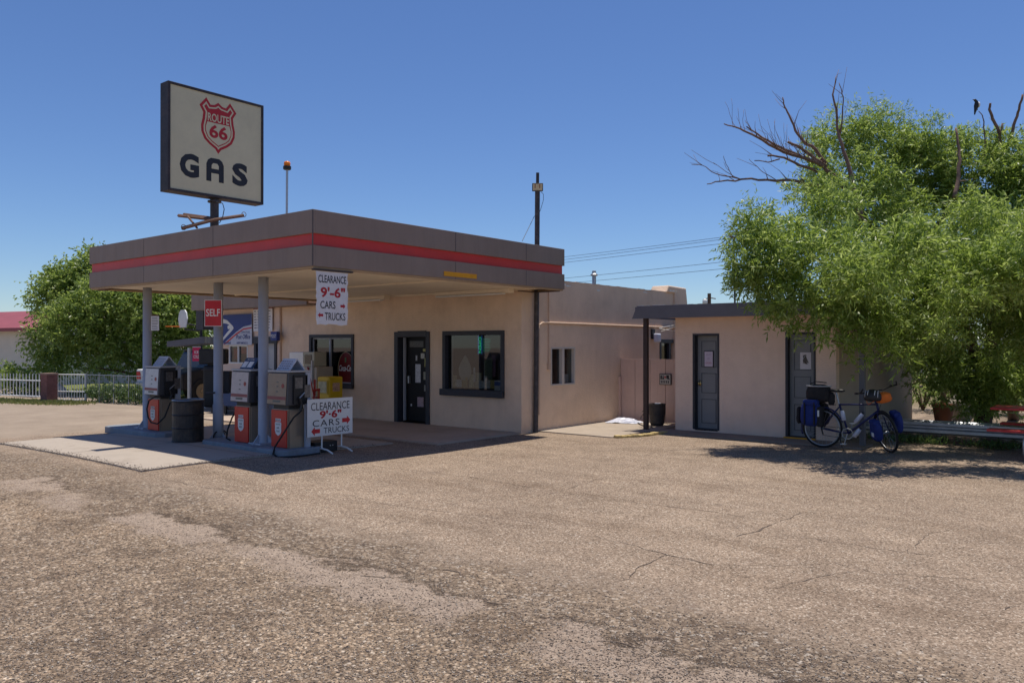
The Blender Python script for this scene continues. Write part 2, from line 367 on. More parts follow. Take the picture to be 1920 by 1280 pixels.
def slab(name, x0, x1, y0, y1, h, m, nx=24, ny=16, joint=None):
    b = MB(); xs = np.linspace(x0, x1, nx+1); ys = np.linspace(y0, y1, ny+1)
    vs = [(x, y, gz(x, y)+h) for y in ys for x in xs]; o = len(vs)
    fs = [(j*(nx+1)+i, j*(nx+1)+i+1, (j+1)*(nx+1)+i+1, (j+1)*(nx+1)+i) for j in range(ny) for i in range(nx)]
    b.add(vs, fs)
    for a in range(nx):
        for y in (ys[0], ys[-1]):
            q = [(xs[a], y, gz(xs[a], y)-.05), (xs[a+1], y, gz(xs[a+1], y)-.05), (xs[a+1], y, gz(xs[a+1], y)+h), (xs[a], y, gz(xs[a], y)+h)]; b.add(q, [(0, 1, 2, 3)])
    for a in range(ny):
        for x in (xs[0], xs[-1]):
            q = [(x, ys[a], gz(x, ys[a])-.05), (x, ys[a+1], gz(x, ys[a+1])-.05), (x, ys[a+1], gz(x, ys[a+1])+h), (x, ys[a], gz(x, ys[a])+h)]; b.add(q, [(0, 1, 2, 3)])
    return tag(b.build(name, m), kind='structure')
M_apron = mat('apron_concrete', (.44, .35, .28), .9, .14, 1.5, .25, 60, dirt=.4, dcol=(.30, .22, .17), dscale=.9)
slab('concrete_pad', -16.0, -10.8, 5.3, 9.9, .022, M_conc)
slab('entrance_apron', -18.1, -10.06, 10.3, 12.69, .03, M_apron)
slab('walkway', -10.03, -8.25, 13.25, 16.45, .02, mat('walkway_concrete', (.36, .30, .24), .9, .12, 2, .2, 60, dirt=.4, dcol=(.26, .20, .16)))
slab('shed_walkway', -8.2, -4.0, 14.5, 15.19, .028, mat('shed_walk', (.26, .20, .165), .9, .1, 2, .2, 60))
# cracks in the paving
def crack(pix, wd):
    b = MB(); pts = []
    for (a, c) in zip(pix[:-1], pix[1:]):
        A = onG(*a); B = onG(*c); n = max(2, int((B-A).length/.07))
        for i in range(n):
            q = A.lerp(B, i/n); d = (B-A).normalized(); s = Vector((-d.y, d.x, 0))
            pts.append((q+s*random.gauss(0, .014), s))
    vs = []; fs = []
    for i, (q, s) in enumerate(pts):
        h = wd*1.05*random.uniform(.25, 1)*(.3+.7*math.sin(math.pi*min(1, (i+1)/len(pts))))
        vs += [(q.x-s.x*h, q.y-s.y*h, gz(q.x, q.y)+.004), (q.x+s.x*h, q.y+s.y*h, gz(q.x, q.y)+.004)]
    fs = [(2*i, 2*i+1, 2*i+3, 2*i+2) for i in range(len(pts)-1)]
    b.add(vs, fs); tag(b.build('pavement_crack', mat('crack_dirt', (.10, .075, .06), .95, .3, 20)), kind='structure')
for c, wd in (([(1380, 1005), (1420, 995), (1461, 978)], .011), ([(1461, 978), (1400, 970), (1330, 958), (1150, 938), (1060, 925)], .006), ([(975, 938), (1050, 922), (1130, 895)], .006),
    ([(1000, 915), (900, 898), (830, 890)], .006), ([(1450, 1000), (1560, 1015), (1700, 1035), (1850, 1055), (1919, 1060)], .005), ([(1110, 1005), (1180, 1020), (1250, 1040), (1340, 1058), (1450, 1060), (1560, 1055)], .006),
    ([(660, 998), (700, 990), (760, 980)], .006), ([(820, 888), (770, 884), (680, 875)], .005), ([(1430, 1105), (1540, 1080), (1620, 1068)], .005), ([(1880, 1140), (1919, 1132)], .006),
    ([(1461, 978), (1500, 962), (1545, 955)], .006), ([(640, 930), (720, 948), (830, 960), (960, 975), (1060, 990)], .005), ([(1250, 1040), (1200, 1062), (1180, 1085), (1120, 1098)], .006), ([(1700, 1035), (1740, 1000), (1830, 985)], .004), ([(1560, 1055), (1650, 1075), (1780, 1082), (1919, 1100)], .005), ([(300, 905), (380, 920), (450, 928), (560, 925)], .005), ([(676, 1079), (720, 1082), (765, 1084)], .010), ([(830, 1068), (862, 1073), (890, 1085)], .012), ([(905, 1128), (945, 1132), (975, 1134)], .009), ([(1060, 1180), (1110, 1190)], .009), ([(1120, 1200), (1170, 1205), (1230, 1225)], .009)):
    crack(c, wd)
# expansion joint of the pad
for a, c in (((-13.3, 5.32), (-13.3, 9.85)), ((-15.98, 7.1), (-10.85, 7.1))):
    b = MB(); n = 14; vs = []
    for i in range(n+1):
        x = a[0]+(c[0]-a[0])*i/n; y = a[1]+(c[1]-a[1])*i/n
        dx, dy = (.006, 0) if a[0] == c[0] else (0, .006)
        vs += [(x-dx, y-dy, gz(x, y)+.0265), (x+dx, y+dy, gz(x, y)+.0265)]
    b.add(vs, [(2*i, 2*i+1, 2*i+3, 2*i+2) for i in range(n)]); tag(b.build('pavement_joint', mat('crack_dirt', (.1, .075, .06))), kind='structure')
# loose stones
def stones(n, sizef, m, pick):
    base = np.array([(1,0,0),(-1,0,0),(0,1,0),(0,-1,0),(0,0,1),(0,0,-1),(.6,.6,.5),(-.6,.6,.5),(-.6,-.6,.5),(.6,-.6,.5)], float)[:6]
    fc = np.array([(0,2,4),(2,1,4),(1,3,4),(3,0,4),(2,0,5),(1,2,5),(3,1,5),(0,3,5)])
    pos = np.array([pick() for _ in range(n)]); s = sizef(n)
    a = rng.uniform(0, 6.28, n); ca, sa = np.cos(a), np.sin(a)
    V = base[None]*s[:, None, None]*rng.uniform(.6, 1.3, (n, 6, 1))*np.array([1, .8, .5])
    V = np.stack([V[..., 0]*ca[:, None]-V[..., 1]*sa[:, None], V[..., 0]*sa[:, None]+V[..., 1]*ca[:, None], V[..., 2]], -1)
    V[..., 0] += pos[:, 0:1]; V[..., 1] += pos[:, 1:2]; V[..., 2] += pos[:, 2:3]+s[:, None]*.2
    F = (fc[None]+np.arange(n)[:, None, None]*6).reshape(-1, 3)
    return V.reshape(-1, 3), F
def pick_near():
    while True:
        px = random.uniform(-60, 1980); py = 900+(1300-900)*random.random()**.8
        q = onG(px, py); d = q.y
        if d < 4.9+random.gauss(0, .25): return (q.x, q.y, gz(q.x, q.y))
def pick_far():
    px = random.uniform(-60, 1980); q = onG(px, random.uniform(850, 1300)); return (q.x, q.y, gz(q.x, q.y))
def stmat():
    m, t, b = newmat('stone_mix'); N = t.nodes; L = t.links; g = N.new('ShaderNodeNewGeometry'); rp = N.new('ShaderNodeValToRGB')
    e = rp.color_ramp.elements; e[0].color = (.07, .055, .045, 1); e[1].color = (.5, .45, .38, 1)
    for p_, c_ in ((.3, (.15, .115, .09)), (.6, (.25, .195, .155)), (.85, (.34, .27, .21))): k = e.new(p_); k.color = (*c_, 1)
    L.new(g.outputs['Random Per Island'], rp.inputs[0]); L.new(rp.outputs[0], b.inputs['Base Color']); b.inputs['Roughness'].default_value = .9; return m
M_stone = stmat()
V1, F1 = stones(34000, lambda n: .004+.0055*rng.random(n)**2, M_stone, pick_near)
V2, F2 = stones(900, lambda n: .003+.004*rng.random(n)**2, M_stone, pick_far)
V3, F3 = stones(420, lambda n: .007+.008*rng.random(n)**2, M_stone, pick_near)
def pick_pad():
    if random.random() < .6: x = random.uniform(-16, -10.75); y = 5.3+abs(random.gauss(0, .10))-.05
    else: y = random.uniform(5.3, 9.5); x = -10.8-abs(random.gauss(0, .09))+.04
    return (x, y, gz(x, y)+.022)
V4, F4 = stones(2600, lambda n: .004+.009*rng.random(n)**2, M_stone, pick_pad)
tag(blob_mesh('loose_gravel', np.concatenate([V1, V2, V3, V4]), np.concatenate([F1, F2+len(V1), F3+len(V1)+len(V2), F4+len(V1)+len(V2)+len(V3)]), M_stone), 'loose brown gravel scattered over the worn road shoulder', 'gravel', kind='stuff')

# ------------------------------------------------------------------ station building
XS = -10.05; YF = 12.7
def wall_y(b, y0, y1, x0, x1, z0, z1, ops):
    xs = sorted(set([x0, x1]+[o[0] for o in ops]+[o[1] for o in ops]))
    for a, c in zip(xs[:-1], xs[1:]):
        mid = (a+c)/2; cuts = sorted([(o[2], o[3]) for o in ops if o[0] <= mid <= o[1]]); z = z0
        for lo, hi in cuts:
            if lo > z+1e-4: b.box(a, c, y0, y1, z, lo)
            z = hi
        if z < z1-1e-4: b.box(a, c, y0, y1, z, z1)
def wall_x(b, x0, x1, y0, y1, z0, z1, ops):
    ys = sorted(set([y0, y1]+[o[0] for o in ops]+[o[1] for o in ops]))
    for a, c in zip(ys[:-1], ys[1:]):
        mid = (a+c)/2; cuts = sorted([(o[2], o[3]) for o in ops if o[0] <= mid <= o[1]]); z = z0
        for lo, hi in cuts:
            if lo > z+1e-4: b.box(x0, x1, a, c, z, lo)
            z = hi
        if z < z1-1e-4: b.box(x0, x1, a, c, z, z1)
bld = thing('station_building', 'tan stucco gas station building with dark framed windows behind the pumps', 'building', (-14, 16, 0))
LW = (-16.98, -15.24, .77, 2.06); DR = (-13.77, -12.67, 0.0, 2.10); BW = (-12.24, -10.49, .76, 2.10)
SW = (13.70, 14.60, .93, 1.75); KW = (18.45, 19.55, 1.05, 1.94)
b = MB()
wall_y(b, YF, YF+.22, -18.2, XS, -.05, 3.17, [LW, DR, BW])
wall_x(b, XS-.22, XS, YF+.22, 19.9, -.05, 3.17, [SW, KW])
b.box(-18.2, XS-.22, 19.68, 19.9, -.05, 3.17); b.box(-18.2, -17.98, YF+.22, 19.68, -.05, 3.17)
b.build('wall', M_stucco, bld)
b = MB()
n = 60
for i in range(n):
    y0 = YF+.0+(19.2-YF)*i/n; y1 = YF+(19.2-YF)*(i+1)/n
    b.box(XS-.24-.0*i, XS+.006, y0, y1, 3.171, 3.185+random.uniform(0, .014))
b.build('parapet_cap', M_stucco, bld)
b = MB(); b.box(-17.97, XS-.23, YF+.23, 19.67, 2.9, 2.98)
b.build('roof', mat('roof_tar', (.12, .11, .10), .9), bld)
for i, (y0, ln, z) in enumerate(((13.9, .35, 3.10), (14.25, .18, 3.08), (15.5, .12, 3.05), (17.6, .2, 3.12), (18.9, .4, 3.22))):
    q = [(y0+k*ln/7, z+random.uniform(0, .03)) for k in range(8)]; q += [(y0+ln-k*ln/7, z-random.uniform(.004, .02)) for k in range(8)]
    MB().poly(q, .001 if i < 4 else .052, .006 if i < 4 else .056, Matrix(((0,0,1,XS),(1,0,0,0),(0,1,0,0),(0,0,0,1)))).build('sunlit_chip', M_white, bld)  # white chips paint in the sunlight grazing the side wall top
# raised corner pilaster
b = MB(); b.poly([(18.72, 3.17), (18.86, 3.36), (19.85, 3.34), (19.93, 2.95), (19.93, 0), (19.2, 0), (19.2, 3.17)], -.45, .05, Matrix(((0,0,1,XS),(1,0,0,0),(0,1,0,0),(0,0,0,1))))
b.build('corner_pilaster', M_stucco, bld, bevel=.03)
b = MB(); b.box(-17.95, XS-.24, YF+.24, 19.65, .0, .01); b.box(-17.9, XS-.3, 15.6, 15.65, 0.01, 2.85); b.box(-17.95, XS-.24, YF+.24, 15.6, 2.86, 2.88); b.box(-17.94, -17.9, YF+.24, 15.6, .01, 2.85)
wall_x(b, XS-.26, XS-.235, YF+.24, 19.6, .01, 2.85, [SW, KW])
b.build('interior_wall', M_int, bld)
def frame_y(o, parent, name='window', fw=.07, m=M_dark, proud=.035, sill=.10, mull=None, mm=None, gl=M_glass, inner=True):
    x0, x1, z0, z1 = o; b = MB(); y = YF
    b.box(x0-.0, x0+fw, y-proud, y+.12, z0, z1); b.box(x1-fw, x1, y-proud, y+.12, z0, z1)
    b.box(x0+fw, x1-fw, y-proud, y+.12, z1-fw, z1); b.box(x0+fw, x1-fw, y-proud, y+.12, z0, z0+fw)
    if sill: b.box(x0-.04, x1+.0, y-proud-.05, y-.001, z0-sill*.4, z0+sill*.6)
    f = b.build(name, m, parent, bevel=.004)
    g = MB(); g.box(x0+fw, x1-fw, y+.07, y+.076, z0+fw, z1-fw); g.build('pane', gl, f)
    if mm:
        g = MB(); iw = .03; a0, a1, c0, c1 = x0+fw+.002, x1-fw-.002, z0+fw+.002, z1-fw-.002
        g.box(a0, a0+iw, y+.03, y+.06, c0, c1); g.box(a1-iw, a1, y+.03, y+.06, c0, c1); g.box(a0+iw, a1-iw, y+.03, y+.06, c1-iw, c1); g.box(a0+iw, a1-iw, y+.03, y+.06, c0, c0+iw)
        if mull: g.box(mull-.025, mull+.025, y+.02, y+.062, c0+iw, c1-iw)
        g.build('sash', mm, f)
    return f
wl = frame_y(LW, bld, fw=.08, mull=-16.2, mm=M_ltgrey)
wb = frame_y(BW, bld, fw=.09, sill=.14)
g = MB(); g.box(-12.08, -12.05, YF+.085, YF+.12, .85, 2.0); g.build('sash', M_ltgrey, wb)
# door opening with open black door leaf
b = MB(); x0, x1, z0, z1 = DR
b.box(x0-.02, x0+.10, YF-.03, YF+.16, 0.02, z1); b.box(x1-.09, x1+.02, YF-.03, YF+.16, 0.02, z1); b.box(x0+.10, x1-.09, YF-.03, YF+.16, z1-.12, z1+.02)
b.build('door_frame', M_dark, bld, bevel=.004)
d = MB(); d.box(-13.55, -12.78, YF+.17, YF+.21, .06, 1.97)
dd = d.build('door', mat('door_black', (.010, .010, .012), .55, .2, 4, spec=.2), bld)
g = MB(); g.box(-13.62, -13.58, YF+.1, YF+.16, .06, 1.97); g.build('jamb_trim', M_ltgrey, dd)
g = MB(); g.cbox((-13.46, YF+.14, 1.0), (.03, .06, .16)); g.build('handle', M_steel, dd)
STK = [(-13.2, 1.15, .17, .42, (.55, .55, .58)), (-13.05, 1.55, .12, .12, (.5, .5, .45)), (-12.95, 1.40, .09, .20, (.3, .3, .12)), (-12.97, 1.1, .10, .18, (.35, .33, .25)), (-12.95, .82, .10, .14, (.28, .28, .26)),
       (-13.12, .50, .20, .22, (.4, .3, .33)), (-13.25, 1.82, .45, .14, (.13, .13, .12)), (-13.42, .42, .04, .05, (.6, .6, .6)), (-13.25, 1.50, .05, .12, (.5, .5, .52)), (-13.0, 1.68, .08, .06, (.6, .55, .2))]
for i, (sx_, sz_, sw_, sh_, c_) in enumerate(STK):
    g = MB(); g.box(sx_-sw_/2, sx_+sw_/2, YF+.166, YF+.1695, sz_-sh_/2, sz_+sh_/2)
    o = g.build('sticker', mat('sticker%d' % i, c_, .6, .35, 40), dd)
# side window, rear window
def frame_x(o, parent, fw, m, mid=True):
    y0, y1, z0, z1 = o; b = MB(); X = XS
    b.box(X-.1, X+.012, y0, y0+fw, z0, z1); b.box(X-.1, X+.012, y1-fw, y1, z0, z1); b.box(X-.1, X+.012, y0+fw, y1-fw, z1-fw, z1); b.box(X-.1, X+.012, y0+fw, y1-fw, z0, z0+fw)
    if mid: b.box(X-.09, X+.008, (y0+y1)/2-.045, (y0+y1)/2+.045, z0+fw, z1-fw)
    f = b.build('window', m, parent, bevel=.003); g = MB(); g.box(X-.07, X-.064, y0+fw, y1-fw, z0+fw, z1-fw); g.build('pane', M_glass, f); return f
wsd = frame_x(SW, bld, .035, mat('vinyl_frame', (.55, .50, .45), .6, .05, 4))
g = MB(); g.box(XS-.12, XS-.1, 14.26, 14.5, .98, 1.16); g.build('notice', M_paper, wsd)
frame_x(KW, bld, .09, M_dark, True)
# conduits on the side wall
M_cond = mat('conduit_paint', (.60, .44, .33), .7, .08, 4)
b = MB(); zc = 2.26
b.tube([(XS+.03, 13.25, .35), (XS+.03, 13.25, zc-.12), (XS+.03, 13.28, zc-.04), (XS+.03, 13.36, zc), (XS+.03, 13.5, zc+.01), (XS+.03, 19.6, zc)], .02, 8)
b.tube([(XS+.028, 13.60, 3.15), (XS+.028, 13.60, 2.3), (XS+.028, 13.6, 1.35)], .014, 8); b.box(XS, XS+.05, 13.56, 13.64, 1.28, 1.42)
b.build('conduit', M_cond, bld)
b = MB(); b.tube([(-10.72, 16.4, 2.9), (-10.72, 16.4, 3.5)], .05, 12); b.lathe([(.085, 0), (.09, .03), (.05, .07), (.05, .12), (.02, .13)], (-10.72, 16.4, 3.48), 14)
b.build('roof_vent', M_steel, bld)
for c, rr in (((-11.15, 15.1, 0), 0),):
    pass
# window display
disp = thing('window_display', 'papers, cards and pale arrowhead shape standing inside the large window', 'display', (-11.4, YF+.3, .8))
b = MB(); b.box(-12.15, -10.6, YF+.24, YF+.55, .78, .80); b.build('shelf', mat('shelf_wood', (.3, .24, .16), .7), disp)
g = MB(); g.poly([(-.10, 0), (-.17, .10), (-.19, .24), (-.14, .36), (-.04, .50), (0, .54), (.07, .46), (.14, .33), (.19, .2), (.15, .10), (.09, 0)], 0, .02, FY(-11.72, YF+.16, 1.04)); g.build('arrowhead', mat('pale_card', (.62, .58, .52), .8), disp)
cards = [(-12.0, .80, .10, .20, (.5, .42, .25)), (-11.9, .80, .14, .13, (.6, .6, .62)), (-11.74, .80, .18, .17, (.45, .32, .12)), (-11.55, .80, .12, .22, (.55, .52, .35)), (-11.38, .80, .20, .25, (.45, .42, .28)),
         (-11.2, .80, .16, .12, (.5, .5, .5)), (-11.08, .80, .14, .2, (.6, .58, .55)), (-10.95, .80, .12, .14, (.5, .4, .15)), (-11.47, .92, .06, .24, (.6, .6, .58)), (-11.15, .95, .10, .34, (.14, .18, .12)), (-11.0, .98, .16, .36, (.10, .13, .10)), (-10.9, 1.05, .10, .35, (.2, .1, .18))]
for i, (cx_, z_, w_, h_, c_) in enumerate(cards):
    g = MB(); g.cbox((cx_, YF+.12+.014*(i % 5), z_+.08+h_*.65), (w_*1.1, .008, h_*1.3), None, Matrix.Rotation(random.uniform(-.2, .2), 4, 'Z')); g.build('card', mat('card%d' % i, tuple(min(.85, q*1.25) for q in c_), .7, .5, 30), disp)
g = MB(); g.cbox((-10.74, YF+.10, .93), (.22, .004, .26)); nn = g.build('notice', M_paper, disp)
g = MB(); g.cbox((-10.74, YF+.096, .99), (.21, .003, .08)); g.build('blue_header', mat('header_blue', (.05, .16, .5), .6), disp)
# lit open sign
osn = thing('neon_sign', 'green and blue lit vertical sign hanging inside the large window', 'sign', (-11.2, YF+.12, 1.6))
def emat(name, c, s):
    m, t, b_ = newmat(name); b_.inputs['Base Color'].default_value = (*c, 1); b_.inputs['Emission Color'].default_value = (*c, 1); b_.inputs['Emission Strength'].default_value = s; return m
text('lettering', 'OPEN', .34, .075, FY(-11.27, YF+.12, 1.80) @ Matrix.Rotation(-math.pi/2, 4, 'Z'), emat('neon_green', (.02, .45, .22), .9), osn, bold=.01)
g = MB(); g.box(-11.325, -11.318, YF+.118, YF+.122, 1.6, 2.0); g.box(-11.222, -11.215, YF+.118, YF+.122, 1.6, 2.0); g.build('neon_tube', emat('neon_blue', (.03, .12, .45), .7), osn)
g = MB()
for i in range(9): g.box(-11.19, -10.97+random.uniform(-.05, .02), YF+.118, YF+.122, 1.66+i*.033, 1.668+i*.033)
g.build('lit_lines', emat('neon_teal', (.03, .25, .17), .5), osn)
# drink sign in the left window
cs = thing('drink_sign', 'round dark red cola sign standing in the left window', 'sign', (-15.55, YF-.02, .8))
p = onY(645, 690, YF-.01); g = MB(); pts = [(math.cos(a)*.30, math.sin(a)*.42) for a in [i*math.pi/20 for i in range(40)]]
g.poly(pts, 0, .008, FY(p.x, YF+.065, p.z-.03)); g.build('panel', mat('cola_red', (.16, .015, .015), .35, .2, 5), cs)
g = MB(); g.tube([FY(p.x, YF+.055, p.z-.03) @ Vector((x*1.01, y*1.01, 0)) for x, y in pts+[pts[0]]], .010, 6); g.build('rim', mat('rim_tan', (.35, .28, .16), .6), cs)
text('lettering', 'Coca-Cola', .54, .15, FY(p.x, YF+.055, p.z), M_letwht, cs, bold=.015, shear=.35)
g = MB(); g.cbox((p.x-.02, YF+.054, p.z+.2), (.05, .004, .12)); g.build('bottle_mark', mat('bottle_green', (.08, .2, .1), .5), cs)
# wall lamp and stuff on side wall
wlamp = thing('wall_lamp', 'white box wall lamp above the pink fence', 'lamp', (XS+.02, 18.4, 2.02))
MB().box(XS+.001, XS+.05, 17.98, 18.14, 1.95, 2.20).build('backplate', M_black, wlamp, bevel=.01)
MB().box(XS+.052, XS+.18, 18.02, 18.22, 1.87, 2.09).build('lamp_shade', mat('lamp_plastic', (.62, .66, .78), .4, .04), wlamp, bevel=.03)
lad = thing('pipe_bundle', 'pale metal pipes lying on the shed eave behind its corner', 'pipes', (-8.5, 16.8, 2.2))
b = MB(); b.tube([P(1236, 615, 18.6), P(1268, 609, 18.0)], .012, 6); b.tube([P(1240, 621, 18.6), P(1268, 612, 18.0)], .010, 6); b.tube([P(1238, 616, 18.6), P(1268, 621, 18.0)], .008, 6); b.build('pipe', M_white, lad)
# ------------------------------------------------------------------ canopy
CX0, CX1, CY0, CY1 = -16.4, -9.3, 7.0, 13.15
can = thing('station_canopy', 'flat grey canopy with red stripe and three grey columns over the pumps', 'canopy', (-12.9, 9.5, 0))
def ring(b, o, th, z0, z1):
    x0, x1, y0, y1 = CX0-o, CX1+o, CY0-o, CY1+o
    b.box(x0, x1, y0, y0+th, z0, z1); b.box(x0, x1, y1-th, y1, z0, z1)
    b.box(x1-th, x1, y0+th, y1-th, z0, z1); b.box(x0, x0+th, y0+th, y1-th, z0, z1)
b = MB(); ring(b, 0, .05, 3.385, 3.72); b.build('fascia_upper', M_fascia, can, bevel=.004)
b = MB(); ring(b, 0, .05, 2.915, 3.215); b.build('fascia_lower', M_fascia, can, bevel=.004)
b = MB(); ring(b, -.035, .03, 3.216, 3.384); b.build('red_stripe', M_red, can)
b = MB(); b.box(CX0+.051, CX1-.051, CY0+.051, YF-.001, 2.93, 2.95); b.box(XS+.001, CX1-.051, YF, CY1-.051, 2.93, 2.95)
b.build('soffit', M_soffit, can)
b = MB(); ring(b, -.02, .07, 2.885, 2.914)
b.build('soffit_trim', mat('trim_tan', (.42, .29, .17), .7, .12, 4), can)
b = MB(); b.box(CX0+.051, CX1-.051, CY0+.051, CY1-.051, 3.60, 3.63); b.build('roof_deck', M_fascia, can)
b = MB(); b.box(CX0+.3, CX1-.06, 10.0, 10.05, 2.90, 2.929); b.box(CX0+.06, CX1-.3, YF-.18, YF-.12, 2.9, 2.929)
b.build('ceiling_seam', M_soffit, can)
# vertical joints in the fascia
for y in (9.95, 11.9): b = MB(); b.box(CX1+.0005, CX1+.003, y-.005, y+.005, 3.39, 3.715); b.build('panel_joint', mat('joint', (.11, .09, .085), .7), can); MB().box(CX1+.0005, CX1+.003, y-.004, y+.004, 2.92, 3.21).build('panel_joint', mat('joint', (.06, .05, .05), .7), can)
for x in (-14.2, -11.9): b = MB(); b.box(x-.004, x+.004, CY0-.003, CY0-.0005, 3.39, 3.715); b.build('panel_joint', mat('joint', (.06, .05, .05), .7), can); MB().box(x-.003, x+.003, CY0-.003, CY0-.0005, 2.92, 3.21).build('panel_joint', mat('joint', (.06, .05, .05), .7), can)
b = MB()
b.box(CX1-.01, CX1+.004, CY0-.004, CY0+.01, 2.92, 3.715)
b.build('panel_joint', mat('joint', (.06, .05, .05), .7), can)
MB().box(CX1+.004, CX1+.012, 9.66, 10.48, 2.955, 3.03).build('yellow_strip', M_yellow, can)
b = MB(); b.box(-9.98, CX1-.08, 12.98, 13.1, 2.87, 2.884); b.box(-9.99, -9.9, 12.5, 13.1, 2.87, 2.884); b.build('gutter', M_brown, can)
def column(x, y, zt, r, zb, sleeve=False):
    b = MB(); b.lathe([(r+.01, zb), (r+.01, zb+.03), (r, zb+.04), (r, zt)], (x, y, 0), 20)
    if sleeve: b.lathe([(r+.012, zb+.03), (r+.012, .72), (r, .725)], (x, y, 0), 20)
    c = b.build('column', M_grey, can, smooth=False)
    me = c.data; me.polygons.foreach_set('use_smooth', [len(p.vertices) == 4 for p in me.polygons])
    g = MB()
    for a in range(3):
        t = a*2.094+.5; g.poly([(r, 0), (r+.12, 0), (r, .16)], -.01, .01, Matrix.Translation((x, y, zb)) @ Matrix.Rotation(t, 4, 'Z') @ Matrix.Rotation(math.pi/2, 4, 'X'))
    g.cbox((x, y, zb+.01), (.34, .34, .02)); g.build('base_plate', M_grey, c)
for x, y, zb, sl_ in ((-15.57, 7.75, .16, False), (-13.33, 7.95, .06, True), (-11.62, 7.75, .16, False)): column(x, y, 2.929, .083, zb, sl_)
for x0, x1 in ((-12.15, -10.1), (-15.3, -13.75)):
    g = MB(); g.box(x0, x1, 12.33, 12.45, 2.86, 2.9285); g.box(x1-.12, x1+.04, 12.30, 12.48, 2.84, 2.9285); f = g.build('ceiling_light', M_soffit, can, bevel=.006)
    g = MB(); g.tube([(x0+.02, 12.36, 2.835), (x1-.15, 12.36, 2.835)], .019, 8); g.tube([(x0+.02, 12.42, 2.835), (x1-.15, 12.42, 2.835)], .019, 8); g.build('tube_lamp', M_white, f)
g = MB(); g.box(CX0+.25, CX0+.55, CY0+.06, CY0+.15, 2.86, 2.884); g.build('bracket', M_rust, can)
# ------------------------------------------------------------------ high sign
def shield(s, dx=0, dy=0, ymax=None):
    h = [(0, .90), (.13, .80), (.26, .78), (.40, .98), (.62, .70), (.50, .50), (.52, .30), (.57, .08), (.56, -.12), (.46, -.34), (.30, -.48), (.10, -.60), (0, -.74)]
    pts = h+[(-x, y) for x, y in h[-2:0:-1]]
    pts = [(x*s+dx, (y*s if ymax is None else min(y*s, ymax))+dy) for x, y in pts]
    return pts
def inset(pts, d):
    n = len(pts); A = sum(pts[i][0]*pts[(i+1) % n][1]-pts[(i+1) % n][0]*pts[i][1] for i in range(n)); sgn = 1 if A > 0 else -1; out = []
    for i in range(n):
        a, b_, c = Vector(pts[i-1]), Vector(pts[i]), Vector(pts[(i+1) % n]); e1 = (b_-a).normalized(); e2 = (c-b_).normalized()
        n1 = Vector((-e1.y, e1.x))*sgn; n2 = Vector((-e2.y, e2.x))*sgn; m = n1+n2; m = m/max(.45, m.length_squared/2)
        out.append((b_.x+m.x*d, b_.y+m.y*d))
    return out
sg = thing('gas_sign', 'tall square cream sign with red shield above the word GAS', 'sign', (-13.33, 7.87, 3.6))
sx0, sx1, sy0, sy1, sz0, sz1 = -13.46, -13.20, 6.92, 8.80, 4.45, 6.33
b = MB(); fw = .045
b.box(sx0, sx1+.01, sy0, sy0+fw, sz0, sz1); b.box(sx0, sx1+.01, sy1-fw, sy1, sz0, sz1); b.box(sx0, sx1+.01, sy0+fw, sy1-fw, sz1-fw, sz1); b.box(sx0, sx1+.01, sy0+fw, sy1-fw, sz0, sz0+fw)
b.build('frame', mat('sign_frame', (.035, .03, .035), .6, .3, 8, dirt=.3, dcol=(.16, .10, .08), dscale=5), sg, bevel=.006)
b = MB(); b.box(sx0+.03, sx1-.01, sy0+fw, sy1-fw, sz0+fw, sz1-fw); b.build('face_panel', M_cream, sg)
fx = sx1-.01; cy_ = (sy0+sy1)/2
SM = FX(fx, 7.87, 5.66) @ Matrix.Diagonal((1, .96, 1, 1))
b = MB(); b.poly(shield(.585), .0005, .003, SM); b.build('shield', M_letred, sg)
b = MB(); b.poly(inset(shield(.585), .045), .0032, .005, SM); b.build('shield_inner', M_cream, sg)
b = MB(); b.poly(inset(shield(.585), .072), .0052, .007, SM); b.build('shield_band', M_letred, sg)
b = MB(); b.poly([(x, min(y, .13)) for x, y in inset(shield(.585), .088)], .0072, .009, SM); b.build('shield_field', M_cream, sg)
text('lettering', 'ROUTE', .42, .155, SM @ Matrix.Translation((0, .225, .007)), M_cream, sg, bold=.02)
text('lettering', '66', .36, .25, SM @ Matrix.Translation((0, -.03, .009)), M_letred, sg, bold=.03)
GM = FX(fx, 7.81, 4.94)
text('lettering', 'G', .36, .42, GM @ Matrix.Translation((-.49, 0, 0)), M_letblk, sg, bold=.05)
text('lettering', 'S', .32, .42, GM @ Matrix.Translation((.50, 0, 0)), M_letblk, sg, bold=.05)
b = MB(); w2 = .17; st = .095; hh = .21
out = [(-w2, -hh), (-w2, hh-.11), (-w2+.03, hh-.04), (-w2+.09, hh), (w2-.09, hh), (w2-.03, hh-.04), (w2, hh-.11), (w2, -hh), (w2-st, -hh), (w2-st, -.06), (-w2+st, -.06), (-w2+st, -hh)]
b.poly(out, .0005, .003, GM @ Matrix.Translation((0, 0, 0))); b.build('letter_a', M_letblk, sg)
b = MB(); b.poly([(-.07, .02), (-.07, .08), (-.04, .12), (.04, .12), (.07, .08), (.07, .02)], .0032, .0045, GM @ Matrix.Translation((0, 0, 0))); b.build('letter_counter', M_cream, sg)
b = MB(); b.tube([(-13.33, 7.87, 3.63), (-13.33, 7.87, 4.45)], .075, 14); b.lathe([(.12, 0), (.12, .03)], (-13.33, 7.87, 4.38), 16); b.build('pole', M_polep, sg)
